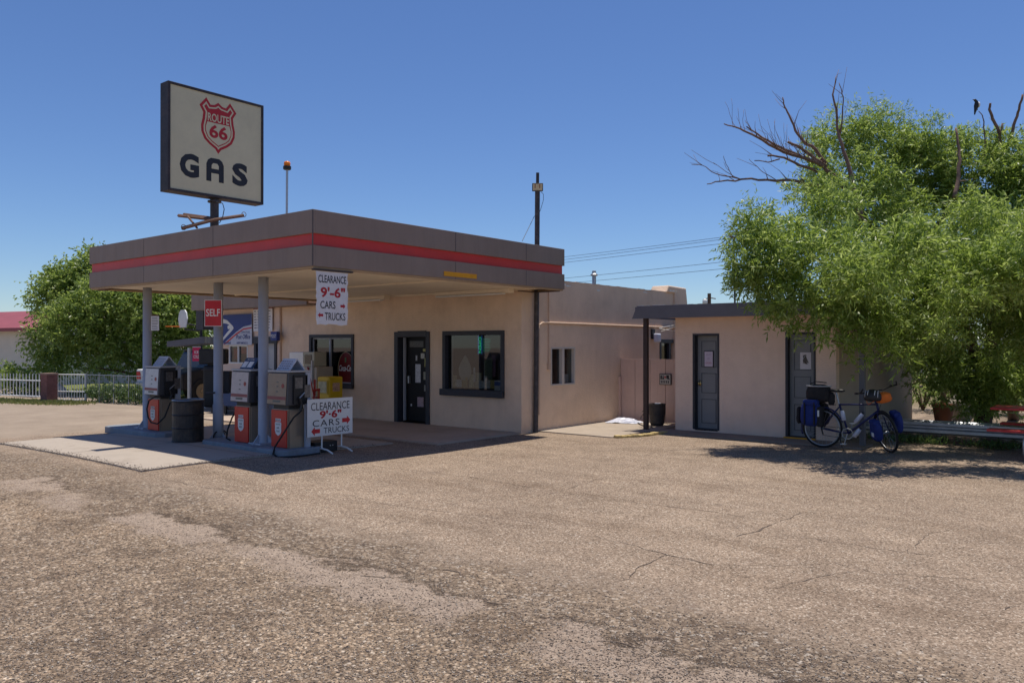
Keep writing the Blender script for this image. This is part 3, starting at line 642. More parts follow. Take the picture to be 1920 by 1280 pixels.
b = MB(); b.tube([P(341, 428, 13.9), P(400, 412, 14.35), P(456, 404, 14.8)], .032, 10); b.tube([P(334, 404, 14.9), P(396, 411, 14.4)], .03, 4); b.tube([P(344, 401, 15.0), P(396, 408, 14.45)], .02, 4); b.tube([P(351, 405, 14.7), P(369, 427, 14.1)], .02, 6); b.build('bracket_arm', M_rust, sg)
for q in (P(344, 426, 13.9), P(457, 402, 14.8)): MB().torus(q, .045, .006, axis='x', n=16, m=5).build('eye_ring', M_rust, sg)
b = MB(); b.tube([P(405, 379, 14.3), P(417, 381, 14.4), P(420, 392, 14.5), P(417, 408, 14.5), P(411, 418, 14.4)], .008, 6); b.build('cable', M_black, sg)
# ------------------------------------------------------------------ beacon
bc = P(538, 310, 12.6); be = thing('warning_beacon', 'amber rotating beacon on a thin grey pole above the canopy', 'beacon', (bc.x, bc.y, 3.63))
MB().tube([(bc.x-.01, bc.y, 3.63), (bc.x, bc.y, bc.z-.02)], .018, 8).build('pole', M_steel, be)
MB().lathe([(.05, -.07), (.062, -.06), (.062, -.015), (.05, -.01)], bc, 14).build('base', M_black, be)
MB().lathe([(.048, -.01), (.052, .03), (.045, .055), (.02, .065), (0, .066)], bc, 14).build('lamp_dome', mat('amber', (.85, .22, .01), .25, .1, 9), be, smooth=True)
# ------------------------------------------------------------------ corner light pole
lp = thing('light_pole', 'tall dark steel pole with floodlight at the building corner', 'light pole', (-9.95, 13.08, 0))
MB().tube([(-9.985, 13.09, 0), (-9.93, 13.08, 4.98)], .052, 12).build('pole', M_polep, lp)
MB().tube([(-9.93, 13.08, 4.975), (-9.925, 13.08, 5.33)], .034, 10).build('pole_tip', M_polep, lp)
fm_ = Matrix.Translation(P(1008, 351, 16.15)) @ Matrix.Rotation(R(39), 4, 'Z') @ Matrix.Rotation(R(8), 4, 'X')
fl = MB().box(-.11, .11, -.04, .04, -.08, .08, fm_).build('floodlight', M_black, lp, bevel=.01)
MB().box(-.095, .095, -.047, -.041, -.065, .065, fm_).build('lens', mat('flood_lens', (.6, .5, .32), .3, .2, 20), fl)
b = MB(); b.box(-.06, -.04, -.049, -.0472, -.02, .06, fm_); b.box(.03, .05, -.049, -.0472, -.02, .06, fm_); b.build('lamp_slot', mat('slot', (.3, .15, .08), .5), fl)
MB().tube([P(1002, 405, 16.4), P(979, 452, 15.2)], .006, 5).build('guy_wire', M_black, lp)
MB().tube([P(1012, 357, 16.2), P(1019, 364, 16.3), P(1019, 375, 16.3), P(1013, 395, 16.4), P(1008, 402, 16.4)], .005, 5).build('cable', M_black, lp)
# ------------------------------------------------------------------ clearance signs
def arrow(s, flip=1): return [(flip*x*s, y*s) for x, y in ((-.5, -.2), (.1, -.2), (.1, -.42), (.5, 0), (.1, .42), (.1, .2), (-.5, .2))]
hs = thing('hanging_clearance_sign', 'weathered white clearance sign hanging from the canopy corner', 'sign', (CX1+.01, 7.34, 2.5))
MB().box(CX1-.05, CX1+.02, 7.02, 7.72, 2.862, 2.884).build('hanger_bar', M_brown, hs)
pts = [(-.29, .375), (.29, .375)]
for i in range(14): pts.append((.29-random.uniform(0, .022), .34-i*.052))
for i in range(12): pts.append((.27-i*.049, -.385+random.uniform(-.012, .012)))
for i in range(14): pts.append((-.29+random.uniform(0, .022), -.35+i*.052))
HM = FX(CX1+.0, 7.345, 2.475)
MB().poly(pts, -.004, .004, HM).build('panel', mat('worn_white', (.70, .68, .68), .8, .06, 14, .3, 60, dirt=.35, dcol=(.42, .33, .24), dscale=7), hs)
for s_, w_, h_, x_, y_, m_, bo in (('CLEARANCE', .50, .11, 0, .27, M_letblk, .012), ('9\'-6"', .44, .15, .01, .08, M_letred, .03), ('CARS', .27, .11, -.08, -.10, M_letblk, .01), ('TRUCKS', .37, .11, .05, -.265, M_letblk, .01)):
    text('lettering', s_, w_, h_, HM @ Matrix.Translation((x_, y_, .004)), m_, hs, bold=bo)
MB().poly(arrow(.09), .005, .007, HM @ Matrix.Translation((.19, -.11, 0))).build('arrow', M_letred, hs)
MB().poly(arrow(.09, -1), .005, .007, HM @ Matrix.Translation((-.21, -.25, 0))).build('arrow', M_letred, hs)
ss = thing('standing_clearance_sign', 'white hand-lettered clearance sign on white pipe legs beside the pumps', 'sign', (-10.55, 8.3, 0))
SM2 = FX(-10.54, 8.29, .63)
MB().box(-.455, .455, -.30, .30, -.006, .006, SM2).build('panel', M_white, ss)
for s_, w_, h_, x_, y_, m_, bo in (('CLEARANCE', .78, .125, 0, .18, M_letblk, .0), ('9\'·6"', .44, .13, 0, .045, M_letred, .035), ('CARS', .54, .105, -.09, -.09, M_letblk, .0), ('TRUCKS', .52, .095, .12, -.215, M_letblk, .0)):
    text('lettering', s_, w_, h_, SM2 @ Matrix.Translation((x_, y_, .006)), m_, ss, bold=bo, sp=1.15 if s_ == 'CARS' else 1)
MB().poly(arrow(.17), .007, .009, SM2 @ Matrix.Translation((.32, -.075, 0))).build('arrow', M_signred, ss)
MB().poly(arrow(.17, -1), .007, .009, SM2 @ Matrix.Translation((-.30, -.215, 0))).build('arrow', M_signred, ss)
for y in (8.13, 8.53):
    MB().tube([(-10.555, y, .9), (-10.555, y, .13)], .012, 8).build('leg', M_white, ss)
    MB().tube([(-10.83, y, .075), (-10.7, y, .11), (-10.555, y, .125), (-10.41, y, .11), (-10.28, y, .065)], .014, 8).build('foot', M_white, ss)
bx = thing('black_tool_box', 'low black box on the ground behind the standing clearance sign', 'box', (-10.8, 8.4, .05))
MB().box(-10.95, -10.62, 8.05, 8.5, .05, .22).build('body', M_black, bx, bevel=.01)
b = MB()
for y in (8.15, 8.35, 8.4): b.cbox((-10.617, y, .15), (.006, .018, .018))
b.build('latch', M_steel, bx)
MB().tube([(-10.8, 8.3, .22), (-10.78, 8.32, .34), (-10.8, 8.36, .46)], .014, 6).build('handle', M_dark, bx)
sf = thing('self_service_sign', 'red metal sign reading SELF on the middle canopy column', 'sign', (-13.2, 7.8, 2.3))
Ms = Matrix.Translation(P(399.5, 587, 14.15)) @ Matrix.Rotation(R(37), 4, 'Z') @ Matrix(((1,0,0,0),(0,0,-1,0),(0,1,0,0),(0,0,0,1)))
MB().box(-.155, .155, -.235, .235, -.006, .0, Ms).build('panel', M_white, sf)
MB().box(-.145, .145, -.225, .225, .0005, .002, Ms).build('red_field', M_signred, sf)
text('lettering', 'SELF', .25, .13, Ms @ Matrix.Translation((0, .01, .001)), M_letwht, sf, bold=.01)
b = MB(); b.tube([P(412, 553, 14.25), P(412, 565, 14.2)], .01, 6); b.tube([(-13.33, 7.9, 2.4), P(399, 570, 14.18)], .012, 6); b.tube([(-13.33, 7.9, 2.15), P(399, 603, 14.18)], .012, 6); b.build('bracket', M_steel, sf)
nc = thing('price_notice', 'white printed notice on the left canopy column', 'notice', (-15.5, 7.6, 2.15))
Mn = Matrix.Translation(P(290.5, 606, 15.55)) @ Matrix.Rotation(R(45), 4, 'Z') @ Matrix(((1,0,0,0),(0,0,-1,0),(0,1,0,0),(0,0,0,1)))
MB().box(-.075, .075, -.14, .14, -.004, 0, Mn).build('panel', M_paper, nc)
MB().box(-.06, .06, .142, .17, -.004, 0, Mn).build('clip', M_rust, nc)
b = MB()
for i in range(8): b.box(-.06, .06-random.random()*.03, .10-i*.03, .108-i*.03, .0005, .0015, Mn)
b.build('printed_lines', M_dark, nc)
# ------------------------------------------------------------------ pump islands + pumps
def island(label, x0, x1):
    o = MB(); r = .12; pts = [(x0+r, 7.38), (x1-r, 7.38), (x1, 7.38+r), (x1, 8.2-r), (x1-r, 8.2), (x0+r, 8.2), (x0, 8.2-r), (x0, 7.38+r)]
    o.poly(pts, -.02, .16); q = o.build('pump_island', M_islandp, bevel=.02); tag(q, label, 'pump island', 'raised kerb islands under the pumps')
island('grey painted concrete island under the single far pump', -16.7, -14.4)
island('grey painted concrete island under the two near pumps', -13.0, -10.55)
def pump(label, X, kind, tint, topper, hose):
    p = thing('gas_pump', label, 'gas pump', (X+.07, 7.82, .16), group='old fuel pumps under the canopy')
    W = .27; D0, D1 = -.24, .14
    B = lambda *a: MB().box(*a)
    MB().box(-.21, .21, D0+.03, D1-.03, 0, .62).build('lower_cabinet', mat('pump_side', (.30, .24, .18), .4, .12, 4, metal=.3, dirt=.4, dcol=(.18, .14, .1), dscale=4), p, bevel=.008, local=True)
    MB().box(-.20, .20, D0+.005, D0+.028, .01, .60).build('red_door', M_pumpred, p, bevel=.004, local=True)
    MB().box(-.2, .2, D0+.05, D1-.05, .62, .69).build('neck', M_black, p, local=True)
    # head: side profile leaning forward
    hd = MB(); prof = [(D0-.03, .68), (D0+.0, 1.20), (D1, 1.20), (D1, .68)]
    hd.poly(prof, -W, W, Matrix(((0,0,1,0),(1,0,0,0),(0,1,0,0),(0,0,0,1)))); h = hd.build('head', mat('head_grey', (.07, .07, .08), .4, .1, 5, metal=.3), p, bevel=.012, local=True)
    T = Matrix.Translation((0, D0-.016, .94)) @ Matrix.Rotation(math.pi/2+.0, 4, 'X') @ Matrix.Rotation(R(-3.3), 4, 'X')
    MB().box(-W+.015, W-.03, -.245, .245, .001, .008, T).build('display_panel', mat('dial_'+kind, tint or (.28, .2, .14), .35, .12, 8, dirt=.3, dcol=(.3, .26, .24), dscale=9), h, local=True)
    MB().box(-W+.02, W-.035, -.17, -.12, .009, .011, T).build('display_band', mat('band', (.25, .07, .07), .5), h, local=True)
    g = MB()
    for i, (wx, yy) in enumerate(((.05, .10), (.05, .03), (.05, -.05))):
        g = MB(); g.box(-.02, -.02+wx, yy, yy+.016, .009, .011, T); g.build('dial_digits', mat('digits', (.12, .13, .12), .5), h, local=True)
    g = MB(); g.box(-.10, .10, -.215, -.18, .009, .011, T); g.build('dial_plate', mat('digits', (.12, .13, .12), .5), h, local=True)
    text('lettering', 'SELF SERVE' if kind != 'gasold' else 'REGULAR', .38, .055, T @ Matrix.Translation((0, .195, .009)), M_letred, h).parent = h
    g = MB(); g.lathe([(0, 0), (.036, 0), (.036, .003)], (0, 0, 0), 16, T @ Matrix.Translation((.15, .05, .0085))); g.build('round_sticker', mat('sticker_red', (.3, .06, .05), .5, .4, 50), h, local=True)
    MB().box(-W-.01, W+.04, D0-.01, D1+.02, 1.205, 1.235).build('lid', M_ltgrey, p, bevel=.004, local=True)
    # decal
    DM = Matrix.Translation((-.01, D0+.004, .32)) @ Matrix.Rotation(math.pi/2, 4, 'X')
    sh = [(-.075, .09), (.075, .09), (.085, .06), (.08, 0), (.085, -.05), (.06, -.10), (0, -.13), (-.06, -.10), (-.085, -.05), (-.08, 0), (-.085, .06)]
    dc = MB().poly(sh, .0, .002, DM).build('shield_decal', M_white, p, local=True)
    MB().box(-.07, .07, .105, .145, 0, .002, DM).build('decal_header', M_white, dc, local=True)
    for s_, w_, h_, y_ in (('ROUTE', .12, .028, .055), ('66', .07, .036, .0), ('GAS' if kind != 'diesel' else 'DIESEL', .09, .03, -.055), ('PREMIUM' if kind == 'far' else 'REGULAR', .12, .024, .125)):
        t_ = text('lettering', s_, w_, h_, DM @ Matrix.Translation((0, y_, .001)), M_letblk, None, bold=.01); t_.parent = dc
    # right side working panel with nozzle
    MB().box(.215, .235, D0+.05, D1-.05, .0, .60).build('side_panel', mat('pump_side', (.3, .24, .18)), p, local=True)
    sd = MB().box(W+.002, W+.03, D0+.08, D1-.04, .70, 1.16).build('side_recess', M_black, p, local=True)
    g = MB(); g.box(W+.031, W+.04, D0+.10, D0+.24, .95, 1.12); g.box(W+.031, W+.05, D0+.27, D0+.38, .8, 1.0); g.build('side_plate', mat('side_plate_grey', (.16, .15, .15), .4, .4, 20, metal=.5), sd, local=True)
    g = MB(); g.box(W+.031, W+.036, D0+.12, D0+.22, 1.0, 1.07); g.build('side_label', mat('side_label', (.3, .3, .3), .5, .3, 30), sd, local=True)
    MB().box(.25, .30, D1-.07, D1+.02, 0, 1.20).build('end_post', M_grey, p, local=True)
    nz = MB().tube([(W+.07, D0+.16, .80), (W+.07, D0+.2, .70), (W+.07, D0+.17, .60)], .02, 8).build('nozzle', M_black, p, local=True)
    MB().tube([(W+.07, D0+.16, .80), (W+.06, D0+.26, .88)], .01, 8).build('spout', M_steel, nz, local=True)
    MB().tube(hose, .014, 8).build('hose', M_rubber, p, local=True)
    # folded price topper
    if topper:
        TM = Matrix(((0,0,1,0),(1,0,0,0),(0,1,0,0),(0,0,0,1)))
        c = MB().poly([(-.15, 1.236), (-.01, 1.42), (.01, 1.42), (.15, 1.236), (.13, 1.236), (0, 1.40), (-.13, 1.236)], -.19, .17, TM).build('price_topper', mat('topper_'+topper, {'white': (.5, .54, .62), 'blue': (.03, .07, .16), 'pale': (.5, .56, .68)}[topper], .5, .15, 12), p, local=True)
        A = Matrix.Translation((-.01, -.08, 1.33)) @ Matrix.Rotation(math.atan2(.184, .14), 4, 'X')
        if topper == 'blue':
            MB().box(-.15, -.02, -.09, .03, .003, .006, A).build('price_card', M_paper, c, local=True); MB().box(.01, .14, -.09, .03, .003, .006, A).build('price_card', M_paper, c, local=True)
            t_ = text('lettering', 'Pay inside', .2, .035, A @ Matrix.Translation((0, .07, .004)), M_letwht, None); t_.parent = c
        else:
            g = MB()
            for i in range(4):
                for j in range(5): g.box(-.15+j*.06, -.15+j*.06+.04, -.09+i*.045, -.075+i*.045, .003, .005, A)
            g.build('printed_marks', mat('marks', (.22, .2, .26), .6), c, local=True)
    return p
zl = -.10
pump('silver faced fuel pump standing alone on the far island', -15.08, 'far', (.52, .53, .56), 'white', [(.33, -.05, .66), (.2, -.3, .66), (.05, -.34, .58), (-.03, -.34, .42), (.02, -.34, .26), (.12, -.33, .17), (.3, -.3, .15), (.38, -.2, .28), (.36, -.08, .55)])
pump('left of the two near pumps, pale dial and blue price topper', -12.08, 'diesel', (.46, .40, .40), 'blue', [(-.24, .0, .75), (-.27, -.1, .6), (-.33, -.2, .4), (-.37, -.26, .2), (-.37, -.28, .05), (-.3, -.25, .02)])
pump('right of the two near pumps, brown dial and dangling black hose', -11.02, 'gasold', None, 'pale', [(.34, -.04, .60), (.35, -.2, .5), (.30, -.36, .25), (.2, -.44, .05), (.18, -.46, -.06), (.30, -.46, -.10), (.48, -.38, -.09), (.60, -.2, -.08), (.62, .1, -.07)])
# ------------------------------------------------------------------ drum bin under the canopy
dm = thing('trash_drum', 'dented black steel drum beside the middle canopy column', 'drum', (-13.42, 7.42, .09))
b = MB(); b.lathe([(0, .005), (.262, .005), (.272, .0), (.275, .02), (.262, .03), (.262, .24), (.275, .25), (.262, .262), (.262, .47), (.275, .48), (.262, .492), (.262, .70), (.276, .715), (.272, .735), (.25, .735), (.25, .55), (0, .55)], (0, 0, 0), 28)
b.build('body', mat('drum_black', (.024, .022, .024), .5, .4, 6, .2, 20, dirt=.6, dcol=(.13, .09, .06), dscale=4), dm, smooth=False, local=True)
MB().torus((0, 0, .735), .26, .012, axis='z', n=28, m=6).build('rim', M_steel, dm, local=True)
# service cabinet behind column
cb = thing('service_cabinet', 'black metal cabinet and towel box strapped behind the middle canopy column', 'cabinet', (-13.6, 8.5, .5))
CR = Matrix.Rotation(R(39), 4, 'Z')
MB().cbox((0, 0, 0), (.50, .22, .29), Matrix.Translation(P(401, 668, 15.0)) @ CR).build('upper_box', M_black, cb, bevel=.03)
MB().cbox((0, 0, 0), (.30, .22, .78), Matrix.Translation(P(399, 724, 15.0)) @ CR).build('lower_box', M_black, cb, bevel=.04)
b = MB(); b.tube([P(378, 693, 14.8), P(405, 692, 14.75)], .014, 6); b.tube([P(405, 674, 14.8), P(406, 684, 14.7), P(401, 692, 14.7)], .012, 6); b.tube([P(386, 737, 14.4), P(403, 736, 14.4)], .02, 6); b.build('strap', M_polep, cb)
MB().cbox((0, 0, 0), (.26, .2, .42), Matrix.Translation(P(421, 716, 15.1)) @ CR).build('side_box', M_dark, cb, bevel=.03)
hz = thing('coiled_air_hose', 'dark coiled hose heaped at the foot of the middle column', 'hose', (-13.1, 7.9, .05))
b = MB()
for i in range(3): b.torus(P(409+i*4, 818-i, 14.5+i*.06), .09, .013, axis='x', n=18, m=6)
b.tube([P(380, 828, 14.3), P(400, 829, 14.2), P(425, 829, 14.0), P(437, 826, 13.9)], .013, 6); b.build('coil', M_rubber, hz)
# ------------------------------------------------------------------ things along the front wall
nb = thing('newspaper_box', 'yellow newspaper vending box beneath the round drink sign', 'newspaper box', (-15.0, 12.3, 0))
p0 = onG(607, 790); 
q0 = P(609, 712, 18.9); X0 = q0.x; Y0 = q0.y
MB().box(X0-.02, X0+.42, Y0-.2, Y0+.2, .55, 1.06).build('body', mat('news_yellow', (.62, .40, .01), .45, .1, 5), nb, bevel=.03)
MB().box(X0+.02, X0+.38, Y0-.22, Y0-.201, .66, .98).build('window_frame', mat('news_yellow2', (.5, .33, .02), .5), nb)
MB().box(X0+.05, X0+.35, Y0-.226, Y0-.2205, .69, .95).build('pane', mat('news_pane', (.33, .34, .24), .2, .3, 8), nb)
MB().cbox((X0+.42, Y0, .82), (.01, .2, .2)).build('side_card', mat('side_card', (.5, .3, .2), .6, .5, 25), nb)
MB().box(X0+.16, X0+.24, Y0-.05, Y0+.05, .06, .55).build('leg', M_black, nb)
MB().box(X0, X0+.4, Y0-.18, Y0+.18, .03, .06).build('base', M_black, nb)
rk = thing('ice_merchandiser', 'beige metal chest standing against the wall below the left window', 'cabinet', (-16.4, 12.3, 0))
c0 = P(580, 680, 19.8)
MB().box(-16.95, -15.85, 12.05, 12.55, .1, 1.27).build('body', mat('chest_beige', (.38, .33, .27), .6, .08, 4), rk, bevel=.02)
MB().box(-16.17, -16.13, 12.03, 12.049, .12, 1.25).build('door_gap', M_dark, rk)
MB().box(-16.0, -15.96, 12.0, 12.049, .85, 1.42).build('door_bar', M_ltgrey, rk)
mv = thing('white_box', 'white appliance box on top of the beige chest', 'box', (-16.8, 12.2, 1.27))
MB().box(-17.02, -16.45, 12.1, 12.5, 1.275, 1.62).build('body', M_white, mv, bevel=.015)
mt = thing('small_monitor', 'beige monitor with dark screen on top of the beige chest', 'monitor', (-16.2, 12.2, 1.27))
MB().box(-16.40, -15.98, 12.08, 12.45, 1.275, 1.63).build('case', mat('case_beige', (.38, .36, .28), .6, .05, 4), mt, bevel=.015)
MB().box(-16.35, -16.08, 12.07, 12.0795, 1.33, 1.56).build('screen', M_glassd, mt)
hd_ = thing('hand_truck', 'red hand truck leaning by the beige chest', 'hand truck', (-15.3, 11.9, 0))
b = MB(); A_ = P(581, 690, 17.6); b.tube([P(577, 688, 17.9), P(588, 738, 17.6), P(590, 770, 17.4)], .016, 6); b.tube([P(590, 712, 17.8), P(590, 742, 17.6)], .025, 6)
b.tube([P(586, 732, 17.6), P(600, 730, 17.6)], .03, 6); b.tube([P(598, 732, 17.6), P(598, 760, 17.5)], .02, 6); b.tube([P(586, 745, 17.6), P(598, 745, 17.6)], .02, 6); b.build('frame', mat('truck_red', (.35, .03, .02), .5), hd_)
b = MB(); b.torus(P(590, 775, 17.4), .10, .03, axis='x', n=18, m=8); b.build('wheel', M_rubber, hd_)
# ------------------------------------------------------------------ post office
po = thing('post_office_building', 'tan post office wing with grey fascia left of the station', 'building', (-20, 15, 0))
PD = (-19.45, -18.4, 0.0, 2.02); PW = (-20.72, -19.78, 1.27, 1.80)
b = MB(); wall_y(b, YF, YF+.2, -21.5, -18.21, -.05, 3.0, [PD, PW]); b.box(-21.5, -21.3, YF+.2, 19, -.05, 3.0); b.box(-21.3, -18.21, 18.8, 19, -.05, 3.0); b.build('wall', M_shedst, po)
b = MB(); b.box(-21.3, -18.21, YF+.21, 18.8, 2.9, 2.95); b.build('roof', M_fascia, po)
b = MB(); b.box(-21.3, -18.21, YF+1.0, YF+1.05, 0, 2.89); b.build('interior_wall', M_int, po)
b = MB(); b.box(-21.9, -16.45, 12.2, 12.26, 2.80, 3.42); b.box(-21.9, -16.45, 12.26, YF-.002, 2.80, 2.84); b.box(-21.9, -21.84, 12.26, YF+.2, 2.8, 3.42); b.build('fascia', M_fascia, po)
b = MB(); b.box(-22.35, -21.95, 12.6, 13.2, 2.25, 3.0); b.build('downspout_box', mat('ribbed_grey', (.07, .065, .07), .7, .2, 14), po)
MB().tube([(-18.22, YF-.03, 0.03), (-18.22, YF-.03, 2.8)], .03, 8).build('downpipe', M_cond, po); MB().tube([(-21.45, YF-.03, 0.6), (-21.45, YF-.03, 2.75)], .025, 8).build('downpipe', M_cond, po)
b = MB(); x0, x1, z0, z1 = PD; b.box(x0, x0+.1, YF-.03, YF+.1, 0, z1); b.box(x1-.1, x1, YF-.03, YF+.1, 0, z1); b.box(x0-.15, x1+.05, YF-.05, YF-.031, 1.84, 2.02); f = b.build('door_frame', M_dark, po)
g = MB(); g.box(x0+.1, x1-.1, YF+.05, YF+.06, 1.86, 1.87); 
dr = MB().box(x0+.11, (x0+x1)/2-.02, YF+.06, YF+.09, .05, 1.84).build('door', M_ltgrey, po); MB().box(x0+.2, (x0+x1)/2-.10, YF+.055, YF+.0595, .3, 1.7).build('pane', mat('pale_glass', (.4, .42, .46), .1), dr)
dr = MB().box((x0+x1)/2+.02, x1-.11, YF+.06, YF+.09, .05, 1.84).build('door', M_ltgrey, po); MB().box((x0+x1)/2+.10, x1-.2, YF+.055, YF+.0595, .3, 1.7).build('pane', mat('pale_glass', (.4, .42, .46), .1), dr)
b = MB(); x0, x1, z0, z1 = PW; e = .04
b.box(x0, x0+e, YF-.01, YF+.06, z0, z1); b.box(x1-e, x1, YF-.01, YF+.06, z0, z1); b.box(x0+e, x1-e, YF-.01, YF+.06, z1-e, z1); b.box(x0+e, x1-e, YF-.01, YF+.06, z0, z0+e); b.box(-20.28, -20.23, YF-.01, YF+.06, z0+e, z1-e)
f = b.build('window', M_white, po); MB().box(x0+e, x1-e, YF+.03, YF+.035, z0+e, z1-e).build('pane', M_glass, f)
b = MB(); b.box(-20.2, -19.82, YF+.05, YF+.06, 1.55, 1.75); b.box(-20.65, -20.35, YF+.1, YF+.11, 1.4, 1.7); b.build('curtain', mat('red_curtain', (.8, .08, .06), .7, .3, 8), f)
ps = thing('post_office_sign', 'blue and white post office sign with eagle head', 'sign', (-20.2, YF-.05, 1.8))
PM = FY(-20.25, YF-.05, 2.23); wd, ht = .76, .43
MB().box(-wd, wd, -ht, ht, 0, .02, PM).build('panel', mat('sign_pale', (.52, .54, .62), .5, .04), ps)
MB().poly([(-wd, ht), (wd, ht), (wd, .13), (.35, .08), (0, -.06), (-.35, -.24), (-.6, -.36), (-wd, -.42)] , .0205, .023, PM).build('blue_field', M_blue, ps)
MB().poly([(wd, .06), (wd, .03), (.35, -.01), (0, -.15), (-.35, -.32), (-.6, -.42), (-.66, -.42), (-.35, -.27), (0, -.10), (.35, .03)], .0235, .0255, PM).build('red_line', M_signred, ps)
MB().poly([(-wd, .34), (-.45, .27), (-.16, .10), (-.13, .04), (-.20, -.02), (-.50, -.20), (-wd, -.36), (-wd, -.28), (-.5, -.10), (-.3, .03), (-.42, .02), (-.45, .10), (-.35, .14), (-.5, .18), (-wd, .20)], .0235, .0258, PM).build('eagle_mark', M_white, ps)
text('lettering', 'United States', .42, .055, PM @ Matrix.Translation((.46, -.06, .021)), M_blue, ps, shear=.2)
MB().box(.0, .70, -.115, -.105, .0205, .022, PM).build('rule', M_blue, ps)
text('lettering', 'Post Office', .70, .13, PM @ Matrix.Translation((.34, -.20, .021)), M_blue, ps, bold=.02, shear=.25)
text('lettering', 'SAN FIDEL', .38, .06, PM @ Matrix.Translation((-.45, -.375, .027)), M_blue, ps, bold=.02, shear=.2)
text('lettering', 'NEW MEXICO', .55, .06, PM @ Matrix.Translation((.3, -.375, .021)), M_blue, ps, bold=.02, shear=.2)
pl = thing('wall_price_board', 'white price list board with dark red top beside the post office sign', 'notice board', (-19, YF-.03, 2.3))
PB = FY(-18.95, YF-.04, 2.5)
MB().box(-.48, .40, -.33, .28, 0, .015, PB).build('panel', M_paper, pl); MB().box(-.50, .42, .281, .34, 0, .018, PB).build('header', mat('maroon', (.22, .03, .04), .6), pl)
b = MB()
for i in range(7):
    for j in range(5): b.box(-.44+j*.16, -.44+j*.16+random.uniform(.06, .13), .2-i*.075, .235-i*.075, .0155, .017, PB)
b.build('printed_lines', mat('print_grey', (.25, .25, .3), .6), pl)
pb = thing('small_post_sign', 'small blue hanging sign with white letters over the post office door', 'sign', (-18.4, YF-.2, 2.1))
q = P(516, 630, 21.2)
MB().box(q.x-.14, q.x+.14, q.y-.05, q.y+.05, q.z-.12, q.z+.12).build('box', M_blue, pb, bevel=.01)
text('lettering', 'POST', .22, .09, FY(q.x, q.y-.051, q.z), M_letwht, pb)
MB().box(q.x-.02, q.x+.02, q.y+.05, YF, q.z+.05, q.z+.08).build('arm', M_black, pb)
# mailboxes
for i, (px, py, lb) in enumerate(((421, 773, 'blue street mailbox nearer the middle canopy column'), (446, 776, 'blue street mailbox partly behind the pale-dial pump'))):
    q = onG(px, py); mb = thing('mailbox', lb, 'mailbox', (q.x, q.y, 0), R(10), 'blue mailboxes before the post office')
    TM = Matrix(((0,0,1,0),(1,0,0,0),(0,1,0,0),(0,0,0,1)))
    pr = [(-.24, .22), (-.24, .85)]+[(-.24*math.cos(a), .85+.24*math.sin(a)) for a in [k*math.pi/10 for k in range(1, 10)]]+[(.24, .85), (.24, .22)]
    MB().poly(pr, -.26, .26, TM).build('body', mat('mail_blue', (.012, .045, .15), .45, .1, 4), mb, bevel=.01, local=True)
    for sx__ in (-1, 1):
        for sy__ in (-1, 1): MB().box(sx__*.22-.025, sx__*.22+.025, sy__*.2-.025, sy__*.2+.025, 0, .22).build('leg', M_black, mb, local=True)
    MB().box(-.15, .15, -.256, -.245, .75, .9).build('chute', mat('mail_dark', (.01, .04, .15), .5), mb, local=True)
bn = thing('white_drink_crates', 'pale plastic crates stacked against the post office wall', 'crates', (-20.5, 12.3, 0))
q = P(414, 752, 22.4)
MB().box(q.x-.55, q.x-.42, q.y-.2, q.y+.2, 0.03, .85).build('panel', M_white, bn); MB().box(q.x-.3, q.x+.25, q.y-.15, q.y+.25, .05, .42).build('crate', M_ltgrey, bn, bevel=.06)
# lean-to roof, pink sign, hoop
aw = thing('lean_to_roof', 'small grey lean-to roof on a silver post left of the post office', 'shelter', (-22.5, 13, 0))
a0 = P(331, 645, 24); b0 = P(395, 642, 24.3)
m_ = MB(); m_.poly([(0, -.08), (0, .08), (.15, .10), (1.1, .22), (1.1, .02)], -.6, .9, Matrix.Translation(a0) @ Matrix.Rotation(R(36), 4, 'Z') @ Matrix(((1,0,0,0),(0,0,1,0),(0,1,0,0),(0,0,0,1)))); m_.build('roof', M_shedf, aw)
q = onG(355, 768); MB().tube([(q.x, q.y, 0), (q.x, q.y, P(355, 652, (q-Vector((0, 0, 0))).dot(Vector((FV[0], FV[1], 0)))).z)], .05, 10).build('post', M_steel, aw)
pk = thing('pink_shop_sign', 'bright pink sign with white lettering hanging under the lean-to', 'sign', (-22, 13, 1.7))
Mp = Matrix.Translation(P(368.5, 664, 23.2)) @ Matrix.Rotation(R(42), 4, 'Z') @ Matrix(((1,0,0,0),(0,0,-1,0),(0,1,0,0),(0,0,0,1)))
MB().box(-.115, .115, -.20, .20, -.01, 0, Mp).build('panel', mat('pink', (.62, .02, .10), .5), pk)
text('lettering', 'ICE', .12, .08, Mp @ Matrix.Translation((0, .06, .001)), M_letwht, pk, bold=.02); text('lettering', 'COLD', .17, .09, Mp @ Matrix.Translation((0, -.07, .001)), M_letwht, pk, bold=.02)
MB().box(-.12, .12, .20, .225, -.01, 0, Mp).build('rail', M_steel, pk)
bh = thing('basketball_hoop', 'basketball hoop with white fan board seen edge-on before the tree', 'basketball hoop', (-24, 13, 0))
q = P(377, 640, 26)
MB().tube([(q.x, q.y, 0), (q.x, q.y, P(377, 610, 26).z)], .045, 8).build('pole', M_black, bh)
b = MB(); b.tube([P(377, 612, 26), P(346, 606, 26.1)], .03, 6); b.tube([P(377, 620, 26), P(346, 617, 26.1)], .03, 6); b.build('arm', M_black, bh)
c = P(343, 598, 26.2); pts = [(-.30, -.28), (.30, -.28), (.42, 0), (.34, .2), (.18, .30), (-.18, .30), (-.34, .2), (-.42, 0)]
MB().poly(pts, -.015, .015, Matrix.Translation(c) @ Matrix.Rotation(R(-10), 4, 'Z') @ Matrix(((1,0,0,0),(0,0,-1,0),(0,1,0,0),(0,0,0,1)))).build('backboard', M_white, bh)
